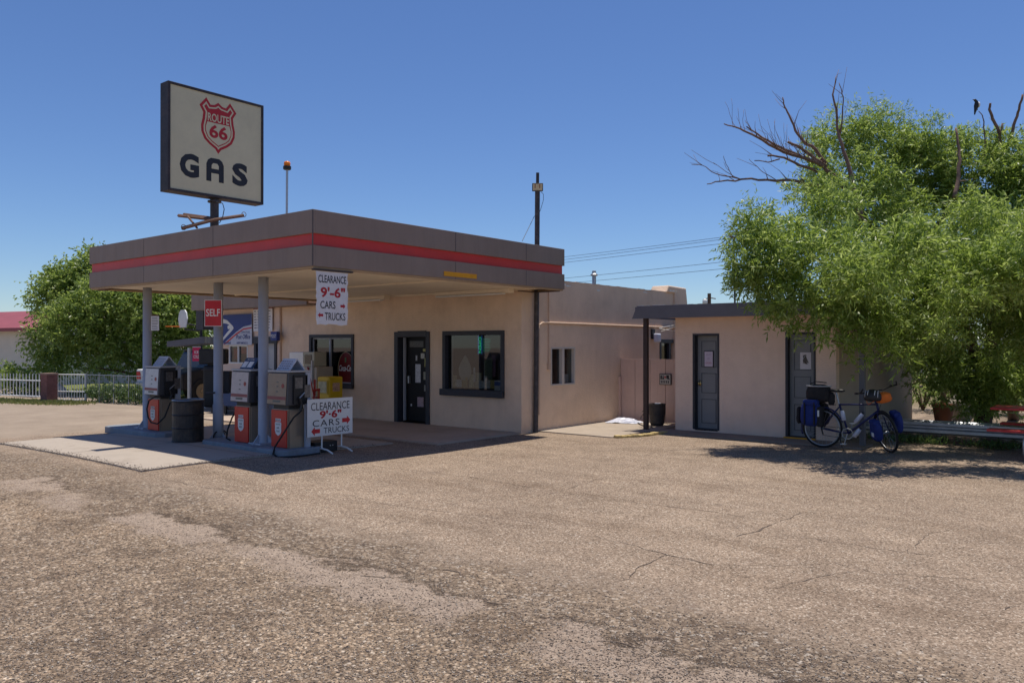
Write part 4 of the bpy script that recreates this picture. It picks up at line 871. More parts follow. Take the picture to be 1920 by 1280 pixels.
rc = P(324, 612, 26.0); MB().torus(rc, .22, .012, axis='z', n=24, m=6).build('rim', M_orange, bh)
# vehicles
def vehicle(name, label, loc, rz, body, glassm, prof, cab, wd, wheels, rw, rimm, group=None, extra=None):
    v = thing(name, label, 'vehicle', loc, R(rz))
    TM = Matrix(((0,0,1,0),(1,0,0,0),(0,1,0,0),(0,0,0,1)))
    MB().poly(prof, -wd/2, wd/2, TM).build('body', body, v, bevel=.05, local=True)
    MB().poly(cab, -wd/2+.10, wd/2-.10, TM).build('cabin_glass', glassm, v, bevel=.03, local=True)
    top = max(z for _, z in cab); ys = [y for y, z in cab if z == top]
    MB().box(-wd/2+.09, wd/2-.09, min(ys)-.03, max(ys)+.03, top, top+.05).build('roof', body, v, bevel=.02, local=True)
    for y in wheels:
        for s in (-1, 1):
            T = Matrix.Translation((s*(wd/2-.08), y, rw)) @ Matrix.Rotation(math.pi/2, 4, 'Y')
            wl_ = MB().lathe([(.0, -.1), (rw*.55, -.1), (rw*.92, -.11), (rw, -.06), (rw, .06), (rw*.92, .11), (rw*.55, .1), (0, .1)], (0, 0, 0), 24, T).build('wheel', M_rubber, v, local=True)
            MB().lathe([(0, .112*1), (rw*.18, .125), (rw*.2, .105), (rw*.5, .104), (rw*.56, .12), (rw*.56, .09)], (0, 0, 0), 20, T if s > 0 else T @ Matrix.Rotation(math.pi, 4, 'X')).build('rim', rimm, wl_, local=True)
    if extra: extra(v, wd)
    return v
def tl(v, wd):
    for s in (-1, 1): MB().cbox((s*(wd/2-.12), -2.22, .8), (.2, .06, .26)).build('tail_light', mat('tail_red', (.6, .02, .02), .3), v, bevel=.02, local=True)
    MB().box(-wd/2+.05, wd/2-.05, -2.30, -2.2, .42, .58).build('bumper', M_steel, v, bevel=.02, local=True)
q = onG(371, 757)
vehicle('off_road_vehicle', 'black off-road vehicle with tan wheel rims parked beside the post office', (q.x-.75, q.y+1.1, 0), 8, M_black, M_glassd, [(-1.9, .45), (-1.95, .95), (-1.2, 1.10), (1.9, 1.1), (1.95, .5)], [(-1.0, 1.1), (-.7, 1.6), (1.7, 1.6), (1.85, 1.1)], 1.7, (-1.25, 1.2), .40, mat('rim_tan2', (.3, .23, .14), .5))
q = onG(340, 752)
vehicle('white_pickup', 'white vehicle with red tail light behind the silver post', (q.x-1.6, q.y+1.9, 0), 12, M_white, M_glassd, [(-2.2, .4), (-2.25, 1.0), (-.4, 1.02), (2.2, 1.0), (2.25, .45)], [(-.4, 1.0), (-.2, 1.5), (.9, 1.5), (1.4, 1.0)], 1.8, (-1.4, 1.4), .36, M_steel, extra=tl)
# ------------------------------------------------------------------ toilet block (shed)
SF = 15.2; SX0, SX1, SY1 = -7.91, -4.64, 21.0
sh_ = thing('toilet_block', 'low pink stucco toilet block with two grey doors', 'building', (-6.3, 18, 0))
D1 = (-7.51, -6.93, .07, 2.03); D2 = (-5.58, -5.01, .05, 2.04)
b = MB(); wall_y(b, SF, SF+.18, SX0, SX1, -.05, 2.40, [D1, D2]); b.build('wall', M_shedst, sh_)
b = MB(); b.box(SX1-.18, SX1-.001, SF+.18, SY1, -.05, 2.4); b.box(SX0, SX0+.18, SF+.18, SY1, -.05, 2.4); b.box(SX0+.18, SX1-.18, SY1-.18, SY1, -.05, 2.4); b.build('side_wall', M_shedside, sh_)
b = MB(); b.box(-8.5, -3.95, 14.84, 21.3, 2.405, 2.44); b.build('roof', mat('shed_roof', (.3, .27, .25), .8, .2, 3), sh_)
b = MB(); b.poly([(-8.72, 2.355), (-8.60, 2.62), (-3.9, 2.62), (-3.9, 2.355)], 0, .03, FY(0, 14.83, 0))
b.box(-8.66, -8.63, 14.83, 21.3, 2.37, 2.6); b.box(-3.93, -3.9, 14.83, 21.3, 2.36, 2.615); b.build('fascia', M_shedf, sh_)
b = MB(); b.box(-8.55, -3.95, 14.832, 21.2, 2.40, 2.4045); b.build('soffit', mat('soffit_orange', (.40, .22, .12), .7, .1, 3), sh_)
b = MB()
for i in range(9):
    x = -8.6+i*.17+random.uniform(0, .05); b.box(x, x+random.uniform(.05, .12), 14.80, 14.9, 2.621, 2.621+random.uniform(.004, .012))
b.build('white_edge_strips', M_white, sh_)  # short white strips along the left part of the fascia top
for o, knob, nm, rec in ((D1, -1, 0, .13), (D2, 1, 1, .10)):
    x0, x1, z0, z1 = o; f = MB(); f.box(x0, x0+.045, SF-.012, SF+.16, z0, z1); f.box(x1-.035, x1, SF-.012, SF+.16, z0, z1); f.box(x0+.045, x1-.035, SF-.012, SF+.16, z1-.04, z1); f.box(x0+.045, x1-.035, SF+.0, SF+.16, z0-.02, z0+.015)
    f.build('door_frame', M_dark, sh_)
    d = MB(); a, c = x0+.047, x1-.037; y = SF+rec; mid = (a+c)/2
    d.box(a, c, y, y+.03, z0+.016, z1-.042); dd = d.build('door', M_door, sh_)
    g = MB(); st = .085
    for lo, hi in ((z0+.12, z0+.62), (z0+.74, z0+1.15), (z0+1.27, z1-.15)):
        g.box(a+st, a+st+.012, y-.010, y-.001, lo, hi); g.box(c-st-.012, c-st, y-.010, y-.001, lo, hi); g.box(a+st+.012, c-st-.012, y-.010, y-.001, hi-.012, hi); g.box(a+st+.012, c-st-.012, y-.010, y-.001, lo, lo+.012)
    g.build('panel_moulding', mat('moulding', (.075, .082, .095), .5), dd)
    kx = a+.05 if knob < 0 else c-.05
    g = MB(); g.ell((kx, y-.05, z0+.94), (.028, .028, .028)); g.cbox((kx, y-.003, z0+.94), (.05, .008, .12)); g.build('door_knob', M_brass, dd, smooth=True)
    if nm == 0:
        n_ = MB().box(mid-.10, mid+.11, y-.022, y-.012, 1.34, 1.68).build('notice_frame', M_black, dd)
        MB().box(mid-.085, mid+.095, y-.026, y-.0225, 1.355, 1.665).build('notice', mat('notice_pink', (.55, .48, .58), .7, .04), n_)
        FM = FY(mid+.005, y-.027, 1.51)
        for s_, w_, y_, mm in (('OUT', .10, .09, mat('faint_violet', (.3, .2, .35), .7)), ('OF', .05, .01, mat('faint_violet', (.3, .2, .35), .7)), ('ORDER', .14, -.08, mat('faint_red', (.45, .15, .2), .7))): text('lettering', s_, w_, .035, FM @ Matrix.Translation((0, y_, 0)), mm, n_)
    else:
        n_ = MB().box(mid-.04, mid+.17, y-.016, y-.012, 1.34, 1.66).build('notice', mat('notice_pale', (.6, .58, .62), .7, .04), dd)
        g = MB(); FM = FY(mid+.065, y-.0165, 1.5)
        for i in range(9): g.poly([(random.uniform(-.06, .06), random.uniform(-.07, .12)) for _ in range(3)], .0005+i*.0002, .001+i*.0002, FM)
        g.build('printed_picture', mat('picture_dark', (.1, .09, .08), .7), n_)
for x in (-8.44, -4.10):
    zt = 2.40; MB().box(x-.045, x+.045, 14.86, 14.95, 0, zt-.002).build('post', M_brown if x < -6 else M_shedf, sh_, bevel=.004)
MB().box(-5.6, -5.0, 15.13, 15.185, .028, .05).build('threshold', M_yellow, sh_)
# yellow kerb
kb = MB(); k0 = onG(1153, 821); k1 = onG(1205, 818); k2 = onG(1248, 812)
for a, c in ((k0, k1), (k1, k2)):
    n = 5
    for i in range(n):
        s0 = a.lerp(c, i/n+.01); s1 = a.lerp(c, (i+1)/n-.01); dd = (s1-s0).normalized(); nn = Vector((-dd.y, dd.x, 0))*.06
        j = [random.uniform(-.008, .008) for _ in range(4)]
        kb.poly([(s0.x-nn.x, s0.y-nn.y), (s1.x-nn.x, s1.y-nn.y), (s1.x+nn.x, s1.y+nn.y), (s0.x+nn.x, s0.y+nn.y)], -.02, .05+j[0])
tag(kb.build('yellow_kerb', mat('kerb_yellow', (.50, .38, .16), .85, .25, 12, .4, 50, dirt=.6, dcol=(.35, .27, .2), dscale=9), bevel=.012), 'worn yellow kerb in front of the toilet block post', 'kerb')
# pink fence
fn = thing('pink_panel_fence', 'pink vertical board fence between station and toilet block', 'fence', (-9, 16.5, 0))
b = MB(); x = -10.04; i = 0
while x < -7.95:
    w_ = .20; b.box(x+.003, min(x+w_-.003, -7.92), 16.5+(.0 if i % 2 else .008), 16.53, .02, 1.47); x += w_; i += 1
b.box(-10.04, -7.92, 16.531, 16.56, .05, 1.44); b.build('board_panel', M_fence, fn)
b = MB(); b.box(-10.06, -10.0, 16.44, 16.499, 0, 1.05); b.build('post', M_fence, fn)
ds = thing('fence_sign', 'small black and white sign on the pink fence', 'sign', (-8.8, 16.48, 1.0))
q = onY(1247, 711, 16.47)
MB().box(q.x-.15, q.x+.15, 16.475, 16.495, q.z-.125, q.z+.125).build('frame', M_black, ds)
MB().box(q.x-.135, q.x+.135, 16.471, 16.4745, q.z-.11, q.z+.11).build('panel', mat('sign_offwhite', (.45, .42, .38), .6), ds)
b = MB(); FM = FY(q.x, 16.4705, q.z)
b.box(-.12, -.08, -.0, .09, 0, .001, FM); b.box(-.07, -.03, .0, .05, 0, .001, FM); b.box(-.06, -.04, .055, .09, 0, .001, FM); b.box(.03, .10, .02, .095, 0, .001, FM); b.box(.06, .12, .0, .017, 0, .001, FM)
for i in range(5): b.box(-.11+i*.045, -.085+i*.045, -.085, -.03, 0, .001, FM)
b.build('marks', M_letblk, ds); MB().box(-.02, .02, .03, .07, 0, .001, FM).build('red_mark', M_letred, ds)
# small barrel by fence
q = onG(1232, 799); sb = thing('small_barrel', 'small dark barrel standing before the pink fence', 'barrel', (q.x, q.y, .02))
MB().lathe([(0, .004), (.13, .004), (.16, .06), (.175, .24), (.182, .25), (.178, .26), (.183, .46), (.19, .47), (.185, .485), (.165, .485), (.16, .38), (0, .38)], (0, 0, 0), 24).build('body', mat('barrel_dark', (.045, .04, .04), .6, .3, 6, dirt=.4, dcol=(.1, .07, .05), dscale=6), sb, local=True)
MB().cbox((.02, 0, .49), (.12, .08, .02)).build('litter', M_paper, sb, local=True)
q = onG(1170, 794); tp = MB(); rr = []
nx = 10; vs = []; fs = []
for j in range(nx):
    for i in range(nx):
        u, v = i/(nx-1)*2-1, j/(nx-1)*2-1; h = max(0, .11*(1-u*u)*(1-v*v)+random.uniform(-.02, .02))
        vs.append((q.x+.34*u+.03*random.random(), q.y+.2*v+.1*u, .03+h))
fs = [(j*nx+i, j*nx+i+1, (j+1)*nx+i+1, (j+1)*nx+i) for j in range(nx-1) for i in range(nx-1)]
tp.add(vs, fs); tag(tp.build('plastic_sheet', mat('sheet_white', (.62, .64, .74), .35, .3, 9)), 'crumpled white plastic sheet on the ground by the fence', 'plastic sheet')
b = MB(); b.tube([P(1200, 784, 17.4), P(1216, 761, 17.6)], .012, 6); b.tube([P(1204, 772, 17.5), P(1213, 762, 17.6)], .010, 6); b.tube([P(1197, 794, 17.4), P(1212, 800, 17.3), P(1225, 801, 17.2)], .014, 6)
tag(b.build('leaning_rods', M_brown), 'dark rods leaning behind the toilet block post', 'rods')
# ------------------------------------------------------------------ guardrail
gr = thing('guardrail', 'silver corrugated guardrail laid low beside the toilet block', 'guardrail', (-2, 16.25, 0))
prof = [(0, .16), (-.02, .175), (-.065, .20), (-.065, .25), (-.01, .275), (-.01, .305), (-.065, .33), (-.065, .38), (-.02, .405), (0, .42)]
b = MB(); n = len(prof); vs = []
for x in (-4.45, -2.3, 0, 2.5): vs += [(x, 16.25+y, z) for y, z in prof]
for x in (-4.45, -2.3, 0, 2.5): vs += [(x, 16.258+y, z) for y, z in prof]
fs = []
for k in range(3):
    for i in range(n-1):
        a = k*n+i; fs.append((a, a+n, a+n+1, a+1)); a += 4*n; fs.append((a, a+1, a+n+1, a+n))
b.add(vs, fs); b.build('rail', M_steel, gr)
for x in (-4.2, -2.35, -.4, 1.6): MB().box(x-.05, x+.05, 16.262, 16.36, 0, .40).build('post', M_bark, gr)
# stones and weeds beneath
stb = thing('stone_edging', 'low row of brown stones beneath the guardrail', 'stones', (-2.5, 16.3, 0)); b = MB(); x = -4.3
while x < -1.9:
    w_ = random.uniform(.15, .35); b.ell((x+w_/2, 16.36+random.uniform(-.02, .02), .06), (w_/2, .09, .09), n=8, m=6); x += w_*.9
b.build('stones', mat('rubble', (.15, .10, .075), .95, .3, 9, .5, 30), stb)
def leaves_mesh(name, pos, dirs, L_, W_, m, parent=None):
    n = len(pos); d = dirs/np.linalg.norm(dirs, axis=1, keepdims=True)
    r = rng.normal(size=(n, 3)); s = np.cross(d, r); s /= np.linalg.norm(s, axis=1, keepdims=True)+1e-9
    L_ = np.asarray(L_)[:, None] if np.ndim(L_) else L_; W_ = np.asarray(W_)[:, None] if np.ndim(W_) else W_
    a = pos; tip = pos+d*L_; m1 = pos+d*L_*.45+s*W_*.5; m2 = pos+d*L_*.45-s*W_*.5
    V = np.stack([a, m1, tip, m2], 1).reshape(-1, 3); F = np.arange(4*n).reshape(-1, 4)
    return blob_mesh(name, V, F, m, parent)
n = 3800; pos = np.stack([rng.uniform(-4.3, 1.5, n), 16.0+rng.normal(0, .13, n), np.zeros(n)], 1)
keep = np.sin(pos[:, 0]*5)+rng.normal(0, .6, n) > -.3; pos = pos[keep]; n = len(pos); pos[:, 2] = rng.uniform(0, .10, n)
tag(leaves_mesh('weeds', pos, np.stack([rng.normal(0, .6, n), rng.normal(0, .6, n), rng.uniform(.4, 1.2, n)], 1), rng.uniform(.05, .13, n), .022, M_weed), 'low green weeds in front of the guardrail', 'weeds', kind='stuff')
# dirt yard beyond the guardrail
b = MB(); b.box(-4.6, 6, 16.3, 24, -.05, .012); tag(b.build('yard_ground', mat('yard_dirt', (.20, .15, .11), .95, .25, 2, .4, 20)), kind='structure')
# ------------------------------------------------------------------ picnic table
pt = thing('picnic_table', 'red painted picnic table on curved metal pipe legs', 'picnic table', (-1.0, 15.4, 0))
MB().box(-2.16, .0, 15.02, 15.80, .745, .785).build('tabletop', M_tabred, pt, bevel=.012)
for y0, y1 in ((14.60, 14.86), (15.95, 16.2)): MB().box(-2.15, .1, y0, y1, .43, .47).build('seat', M_tabred, pt, bevel=.01)
for x in (-1.62, -.3):
    b = MB(); b.tube([(x, 14.80, .42), (x, 14.66, .40), (x-.02, 14.6, .3), (x-.02, 14.62, .12), (x, 14.72, 0.0)], .028, 8); b.tube([(x, 16.1, .42), (x, 16.16, .2), (x, 16.1, 0)], .025, 8)
    b.tube([(x, 14.8, .42), (x, 15.2, .40), (x, 15.9, .40)], .025, 8); b.build('leg', M_steel, pt, smooth=True)
    MB().box(x-.03, x+.05, 15.3, 15.42, .0, .744).build('support', M_grey, pt)
# ------------------------------------------------------------------ bicycle
BL = (-4.61, 14.33, 0)
bk = thing('touring_bicycle', 'dark blue touring bicycle on its kickstand by the toilet block', 'bicycle', BL, R(-1))
rw = .345; WB = 1.06
def wheel(b_parent, name, c, M=None):
    t = MB().torus(c, rw-.018, .019, M, n=44, m=8).build(name, M_rubber, b_parent, smooth=True, local=True)
    MB().torus(c, rw-.045, .011, M, n=44, m=6).build('rim', M_steel, t, smooth=True, local=True)
    s = MB()
    for i in range(24):
        a = i*2*math.pi/24; s.tube([(c[0]+.02*math.cos(a+.6), c[1]+(.025 if i % 2 else -.025), c[2]+.02*math.sin(a+.6)), (c[0]+(rw-.05)*math.cos(a), c[1], c[2]+(rw-.05)*math.sin(a))], .0016, 4, M)
    s.tube([(c[0], c[1]-.05, c[2]), (c[0], c[1]+.05, c[2])], .018, 8, M); s.build('spokes', M_steel, t, local=True); return t
wheel(bk, 'wheel', (0, 0, rw))
HD = Vector((.90, 0, .80)); ax = Vector((-.3, 0, 1)).normalized()
ST = Matrix.Translation(HD) @ Matrix.Rotation(R(-48), 4, ax) @ Matrix.Translation(-HD)
wheel(bk, 'wheel', (WB, 0, rw), ST)
b = MB(); bb = (.44, 0, .28)
b.tube([bb, (.29, 0, .78)], .017, 10); b.tube([(.30, 0, .77), (.885, 0, .80)], .014, 10); b.tube([(.93, 0, .70), bb], .021, 10); b.tube([(.885, 0, .86), (.94, 0, .66)], .021, 10)
for s in (-1, 1): b.tube([bb, (.2, s*.05, .31), (0, s*.06, rw)], .010, 8); b.tube([(.30, 0, .74), (.2, s*.04, .62), (0, s*.06, rw)], .009, 8)
b.build('frame', M_bikeblue, bk, smooth=True, local=True)
b = MB(); b.tube([(.94, 0, .66), (.95, 0, .66)], .02, 8, ST)
for s in (-1, 1): b.tube([(.935, s*.03, .67), (.965, s*.05, .58), (WB, s*.055, rw)], .011, 8, ST)
b.tube([(.935, -.045, .67), (.935, .045, .67)], .016, 8, ST); b.build('fork', M_bikeblue, bk, smooth=True, local=True)
b = MB(); b.tube([(.885, 0, .86), (.87, 0, .98), (.93, 0, 1.03)], .016, 8, ST)
b.tube([(.93, -.30, 1.06), (.95, -.15, 1.04), (.95, .15, 1.04), (.93, .30, 1.06)], .012, 8, ST)
for s in (-1, 1): b.tube([(.93, s*.30, 1.06), (1.06, s*.31, 1.10), (1.10, s*.29, 1.16)], .014, 8, ST); b.tube([(.93, s*.30, 1.06), (.85, s*.31, 1.05)], .017, 8, ST)
b.build('handlebar', M_black, bk, smooth=True, local=True)
MB().tube([(.285, 0, .78), (.235, 0, .98)], .013, 8).build('seatpost', M_steel, bk, local=True)
sd = MB(); sd.ell((.24, 0, 1.01), (.15, .07, .03), fn=lambda p: Vector((p.x, p.y*(1.1 if p.x < 0 else max(.3, 1-p.x*5.5)), p.z)))
sd.build('saddle', M_black, bk, smooth=True, local=True)
b = MB(); b.torus((.44, -.055, .28), .09, .006, axis='y', n=24, m=5); b.tube([(.44, -.06, .28), (.40, -.075, .12)], .010, 6); b.tube([(.44, .06, .28), (.48, .075, .44)], .010, 6); b.cbox((.40, -.12, .11), (.09, .08, .02)); b.cbox((.48, .12, .45), (.09, .08, .02)); b.build('crankset', M_steel, bk, local=True)
b = MB(); b.tube([(0, -.05, rw+.04), (.44, -.055, .37)], .004, 4); b.tube([(.02, -.05, .23), (.44, -.055, .19)], .004, 4); b.tube([(0, -.05, rw), (.03, -.055, .24)], .014, 6); b.build('chain', M_black, bk, local=True)
b = MB()
b.torus((0, 0, rw), rw+.02, .016, n=22, m=6, a0=R(20), a1=R(200)); b.build('rear_fender', M_bikeblue, bk, smooth=True, local=True)
b = MB(); b.torus((WB, 0, rw), rw+.02, .016, ST, n=22, m=6, a0=R(10), a1=R(150)); b.build('front_fender', M_black, bk, smooth=True, local=True)
b = MB()
for s in (-1, 1): b.tube([(.22, s*.05, .76), (-.28, s*.06, .76)], .006, 6); b.tube([(0, s*.06, rw), (-.12, s*.07, .76)], .006, 6); b.tube([(0, s*.06, rw), (.06, s*.07, .76)], .006, 6)
b.tube([(-.28, -.06, .76), (-.28, .06, .76)], .006, 6); b.build('rear_rack', M_black, bk, local=True)
b = MB()
for s in (-1, 1): b.tube([(WB, s*.06, rw), (WB-.05, s*.10, .58), (WB+.12, s*.10, .58), (WB, s*.06, rw)], .006, 6, ST)
b.build('front_rack', M_black, bk, local=True)
MB().tube([(.30, -.04, .28), (.36, -.14, .12), (.42, -.20, .012)], .009, 6).build('kickstand', M_black, bk, local=True)
for i, (a, c, nm) in enumerate((((.375, -.02, .50), (.335, -.02, .70), 0), ((.56, -.02, .48), (.70, -.02, .66), 0), ((.55, -.04, .24), (.66, -.04, .40), 0))):
    a = Vector(a); c = Vector(c); d = (c-a)
    o = MB().tube([a, a+d*.7, a+d*.82, a+d*.86], [.037, .037, .03, .022], 12).build('water_bottle', mat('bottle_white', (.6, .62, .72), .4, .1, 9), bk, smooth=True, local=True)
    MB().tube([a+d*.86, a+d*.97], [.026, .022], 10).build('cap', M_dark, o, local=True)
b = MB(); b.tube([(.93, .0, 1.03), (.88, -.1, .95), (.86, -.06, .8)], .004, 5, ST); b.tube([(.95, .1, 1.04), (1.08, .05, .95), (.95, 0, .72)], .004, 5, ST); b.build('brake_cable', M_black, bk, local=True)
def bag(name, label, c, d, m, extra=None, rot=None, M=None, grp='bags loaded on the touring bicycle', fl=M_bagblk):
    T = rootmat(bk) @ (M or Matrix.Identity(4))
    w0 = T @ Vector(c); o = thing(name, label, 'bag', w0, 0, grp)
    K = T @ Matrix.Translation(c)
    if rot: K = K @ rot
    def fnn(p):
        e = 3.2; x, y, z = p.x/(d[0]/2), p.y/(d[1]/2), p.z/(d[2]/2); r = (abs(x)**e+abs(y)**e+abs(z)**e)**(1/e)+1e-9
        k = 1/r; t = 1-.12*(z*k+1)/2
        return Vector((x*k*d[0]/2*t+random.uniform(-.004, .004), y*k*d[1]/2*t+random.uniform(-.004, .004), z*k*d[2]/2))
    MB().ell((0, 0, 0), (d[0]/2, d[1]/2, d[2]/2), K, n=24, m=16, fn=fnn).build('body', m, o, smooth=True)
    if extra: extra(o, K, d)
    return o
def pan_extra(o, K, d):
    MB().box(-d[0]*.32, d[0]*.36, -d[1]/2-.012, d[1]*.3, d[2]*.33, d[2]*.56, K).build('flap', M_bagblue, o, bevel=.03)
    for x in (-.22, .22): MB().box(d[0]*x-.012, d[0]*x+.012, -d[1]/2-.018, -d[1]/2+.01, -d[2]*.42, d[2]*.45, K).build('strap', M_bagblk, o, bevel=.003)
    MB().box(d[0]*.36, d[0]*.44, -d[1]/2-.004, -d[1]/2+.012, -.04, .07, K).build('reflector', M_white, o, bevel=.004)
    MB().box(d[0]*.28, d[0]*.55, -d[1]*.42, d[1]*.4, -d[2]*.5, d[2]*.3, K).build('side_pocket', M_bagblk, o, bevel=.03)
def fpan_extra(o, K, d):
    MB().box(-d[0]*.3, d[0]*.3, -d[1]/2-.01, d[1]*.3, d[2]*.32, d[2]*.54, K).build('flap', M_bagblue, o, bevel=.025)
    MB().box(-.03, .035, -d[1]/2-.008, -d[1]/2+.008, -.09, -.02, K).build('reflector', M_white, o, bevel=.012)
bag('pannier', 'big blue rear pannier on the near side of the bicycle', (-.14, -.16, .60), (.38, .17, .44), M_bagblue, pan_extra)
bag('pannier', 'dark far-side rear pannier showing behind the back wheel', (-.10, .16, .58), (.36, .17, .42), M_bagblk)
bag('rear_pocket_bag', 'flat black bag hanging behind the rear pannier', (-.37, -.10, .56), (.07, .16, .30), M_bagblk)
def top_extra(o, K, d):
    g = MB()
    g.torus((0, 0, d[2]/2-.01), 1, .013, K @ Matrix.Diagonal((d[0]*.46, d[1]*.46, 1, 1)), axis='z', n=24, m=6)
    MB().tube([(math.cos(a)*d[0]*.46, math.sin(a)*d[1]*.46, d[2]/2-.03) for a in [i*math.pi/12 for i in range(25)]], .012, 6, K).build('rim', M_ltgrey, o)
    MB().tube([(-d[0]*.35, 0, d[2]/2), (-.05, 0, d[2]/2+.045), (d[0]*.3, 0, d[2]/2+.03)], .010, 6, K).build('handle', M_bagblk, o, smooth=True)
bag('rack_bag', 'black box bag with grey rim on top of the rear rack', (-.06, 0, .95), (.44, .29, .32), M_bagblk, top_extra)
bag('saddle_bag', 'small dark bag hanging below the bicycle saddle', (.16, -.01, .87), (.11, .12, .22), M_bagblk)
bag('front_pannier', 'blue front pannier at the right end of the bicycle', (WB+.06, .17, .50), (.30, .14, .36), M_bagblue, fpan_extra, Matrix.Rotation(R(12), 4, 'Y'), ST)
bag('front_pannier', 'blue front pannier hanging between bottles and front wheel', (WB+.02, -.17, .42), (.28, .14, .36), M_bagblue, fpan_extra, Matrix.Rotation(R(6), 4, 'Y'), ST)
bag('handlebar_bag', 'bright orange handlebar bag on the front of the bicycle', (1.04, .06, .93), (.20, .26, .17), M_orange, None, None, ST)
hp = rootmat(bk) @ ST @ Vector((1.06, -.13, .98))
hm = thing('bicycle_helmet', 'black and white bicycle helmet strapped to the handlebar', 'helmet', hp)
hf = lambda p: Vector((p.x, p.y, p.z if p.z > -.05 else -.05+(p.z+.05)*.25))
MB().ell(hp, (.14, .12, .135), n=20, m=12, fn=hf).build('shell', M_black, hm, smooth=True)
for i in range(5):
    a = -.8+i*.4; MB().tube([hp+Vector((.135*math.sin(a), -.108*math.cos(a)*math.cos(t), .125*math.sin(t))) for t in [k*.28 for k in range(0, 5)]], .010, 6).build('rib', M_white if i % 2 else M_ltgrey, hm, smooth=True)
MB().tube([hp+Vector((-.1, -.06, -.02)), hp+Vector((-.04, -.1, -.12)), hp+Vector((.08, -.08, -.03))], .005, 5).build('strap', M_orange, hm)
# ------------------------------------------------------------------ trees
def crown(name, clumps, tw_per, m, parent, LL, LW_, lpt=14, droop=.5, twl=.5, center=None, up=.35, world=True):
    allp = []; alld = []
    for (c, r) in clumps:
        vol = r[0]*r[1]*r[2]; n = max(10, int(tw_per*vol**.72))
        u = rng.normal(size=(n, 3)); u /= np.linalg.norm(u, axis=1, keepdims=True)
        rad = rng.random(n)**.42; st = np.array(c)+u*np.array(r)*rad[:, None]*.92
        d = u*.8+rng.normal(0, .45, (n, 3)); d[:, 2] += up; d /= np.linalg.norm(d, axis=1, keepdims=True)
        L = twl*rng.uniform(.5, 1.25, n)
        for k in range(lpt):
            s = (k+.5)/lpt*L
            pp = st+d*s[:, None]; pp[:, 2] -= droop*s*s
            pp += rng.normal(0, .012, pp.shape)
            dd = d*.5+rng.normal(0, .55, d.shape); dd[:, 2] -= .25+droop*s
            allp.append(pp); alld.append(dd)
    pos = np.concatenate(allp); dirs = np.concatenate(alld); n = len(pos)
    if parent is not None and world: pos = pos-np.array(parent.location)
    return leaves_mesh(name, pos, dirs, LL*rng.uniform(.6, 1.25, n), LW_*rng.uniform(.7, 1.2, n), m, parent), n
def branch(b, pix, t0, t1, r0, r1, side=0, n=8):
    pts = []
    for i, (x, y) in enumerate(pix):
        f = i/(len(pix)-1); pts.append(P(x, y, t0+(t1-t0)*f))
    out = [pts[0]]
    for a, c in zip(pts[:-1], pts[1:]):
        for k in range(1, 4):
            q = a.lerp(c, k/3); L = (c-a).length
            if k < 3: q += Vector([random.gauss(0, L*.025) for _ in range(3)])
            out.append(q)
    m_ = len(out); rs = [r0+(r1-r0)*(i/(m_-1))**.8 for i in range(m_)]
    b.tube(out, rs, n)
    for k in range(side):
        i = random.randrange(m_//4, m_-1); q = out[i]; d = (out[min(i+1, m_-1)]-out[i-1]).normalized()
        e = d+Vector([random.gauss(0, .5) for _ in range(3)])+Vector((0, 0, .5)); e.normalize(); L = random.uniform(.2, .6)
        b.tube([q, q+e*L*.5+Vector([random.gauss(0, .02) for _ in range(3)]), q+e*L+Vector([random.gauss(0, .04) for _ in range(3)])], [rs[i]*.4+.002, .004, .0025], 5)
tr = thing('willow_tree', 'big leafy green tree hanging over the toilet block', 'tree', (-3.2, 19.2, 0))
b = MB()
branch(b, [(1842, 800), (1846, 740), (1850, 690), (1862, 620), (1870, 540), (1880, 460)], 17.6, 16.2, .19, .09, 4, 12)
branch(b, [(1848, 715), (1820, 640), (1770, 560), (1710, 500), (1650, 450), (1615, 400)], 17.3, 15.2, .13, .06, 6, 10)
branch(b, [(1862, 640), (1900, 560), (1950, 470), (1990, 380)], 17, 15.5, .12, .05, 4)
branch(b, [(1770, 560), (1700, 540), (1620, 520), (1560, 500), (1500, 470)], 16.2, 14.5, .07, .03, 6)
branch(b, [(1710, 500), (1760, 420), (1790, 370), (1797, 340)], 16, 15.6, .06, .04, 4)
branch(b, [(1880, 460), (1878, 380), (1875, 300), (1875, 275)], 16.2, 15.6, .07, .045, 4)
branch(b, [(1830, 660), (1780, 640), (1700, 620), (1620, 620), (1560, 640)], 16.8, 14.2, .05, .02, 6)
branch(b, [(1765, 790), (1768, 720), (1762, 660), (1775, 600)], 19.5, 18, .07, .04, 3)
branch(b, [(1900, 790), (1895, 720), (1905, 640), (1925, 560)], 19.0, 17, .12, .07, 3)
b.build('trunk', M_bark, tr, smooth=True)
def dead(*a):
    b_ = MB(); branch(b_, *a); b_.build('dead_branch', M_deadw, tr, smooth=True)
db = MB()
dead([(1615, 400), (1590, 365), (1565, 330), (1545, 312), (1520, 300), (1470, 285), (1430, 262), (1402, 248), (1380, 238), (1358, 232)], 15.2, 14.6, .055, .010, 8)
dead([(1545, 312), (1500, 292), (1462, 275), (1430, 258), (1415, 247), (1400, 237)], 15.0, 15.2, .035, .012, 6)
dead([(1550, 308), (1530, 280), (1505, 262), (1492, 245), (1480, 215), (1472, 200), (1468, 182)], 15.1, 15.2, .04, .010, 6)
dead([(1560, 350), (1520, 345), (1490, 338), (1440, 337), (1390, 336), (1350, 340), (1326, 345)], 15.0, 14.4, .04, .008, 7)
dead([(1390, 336), (1350, 328), (1335, 322), (1318, 310), (1297, 308)], 14.7, 14.4, .013, .005, 3)
dead([(1455, 337), (1430, 322), (1415, 308), (1405, 298)], 14.8, 14.7, .008, .004, 1)
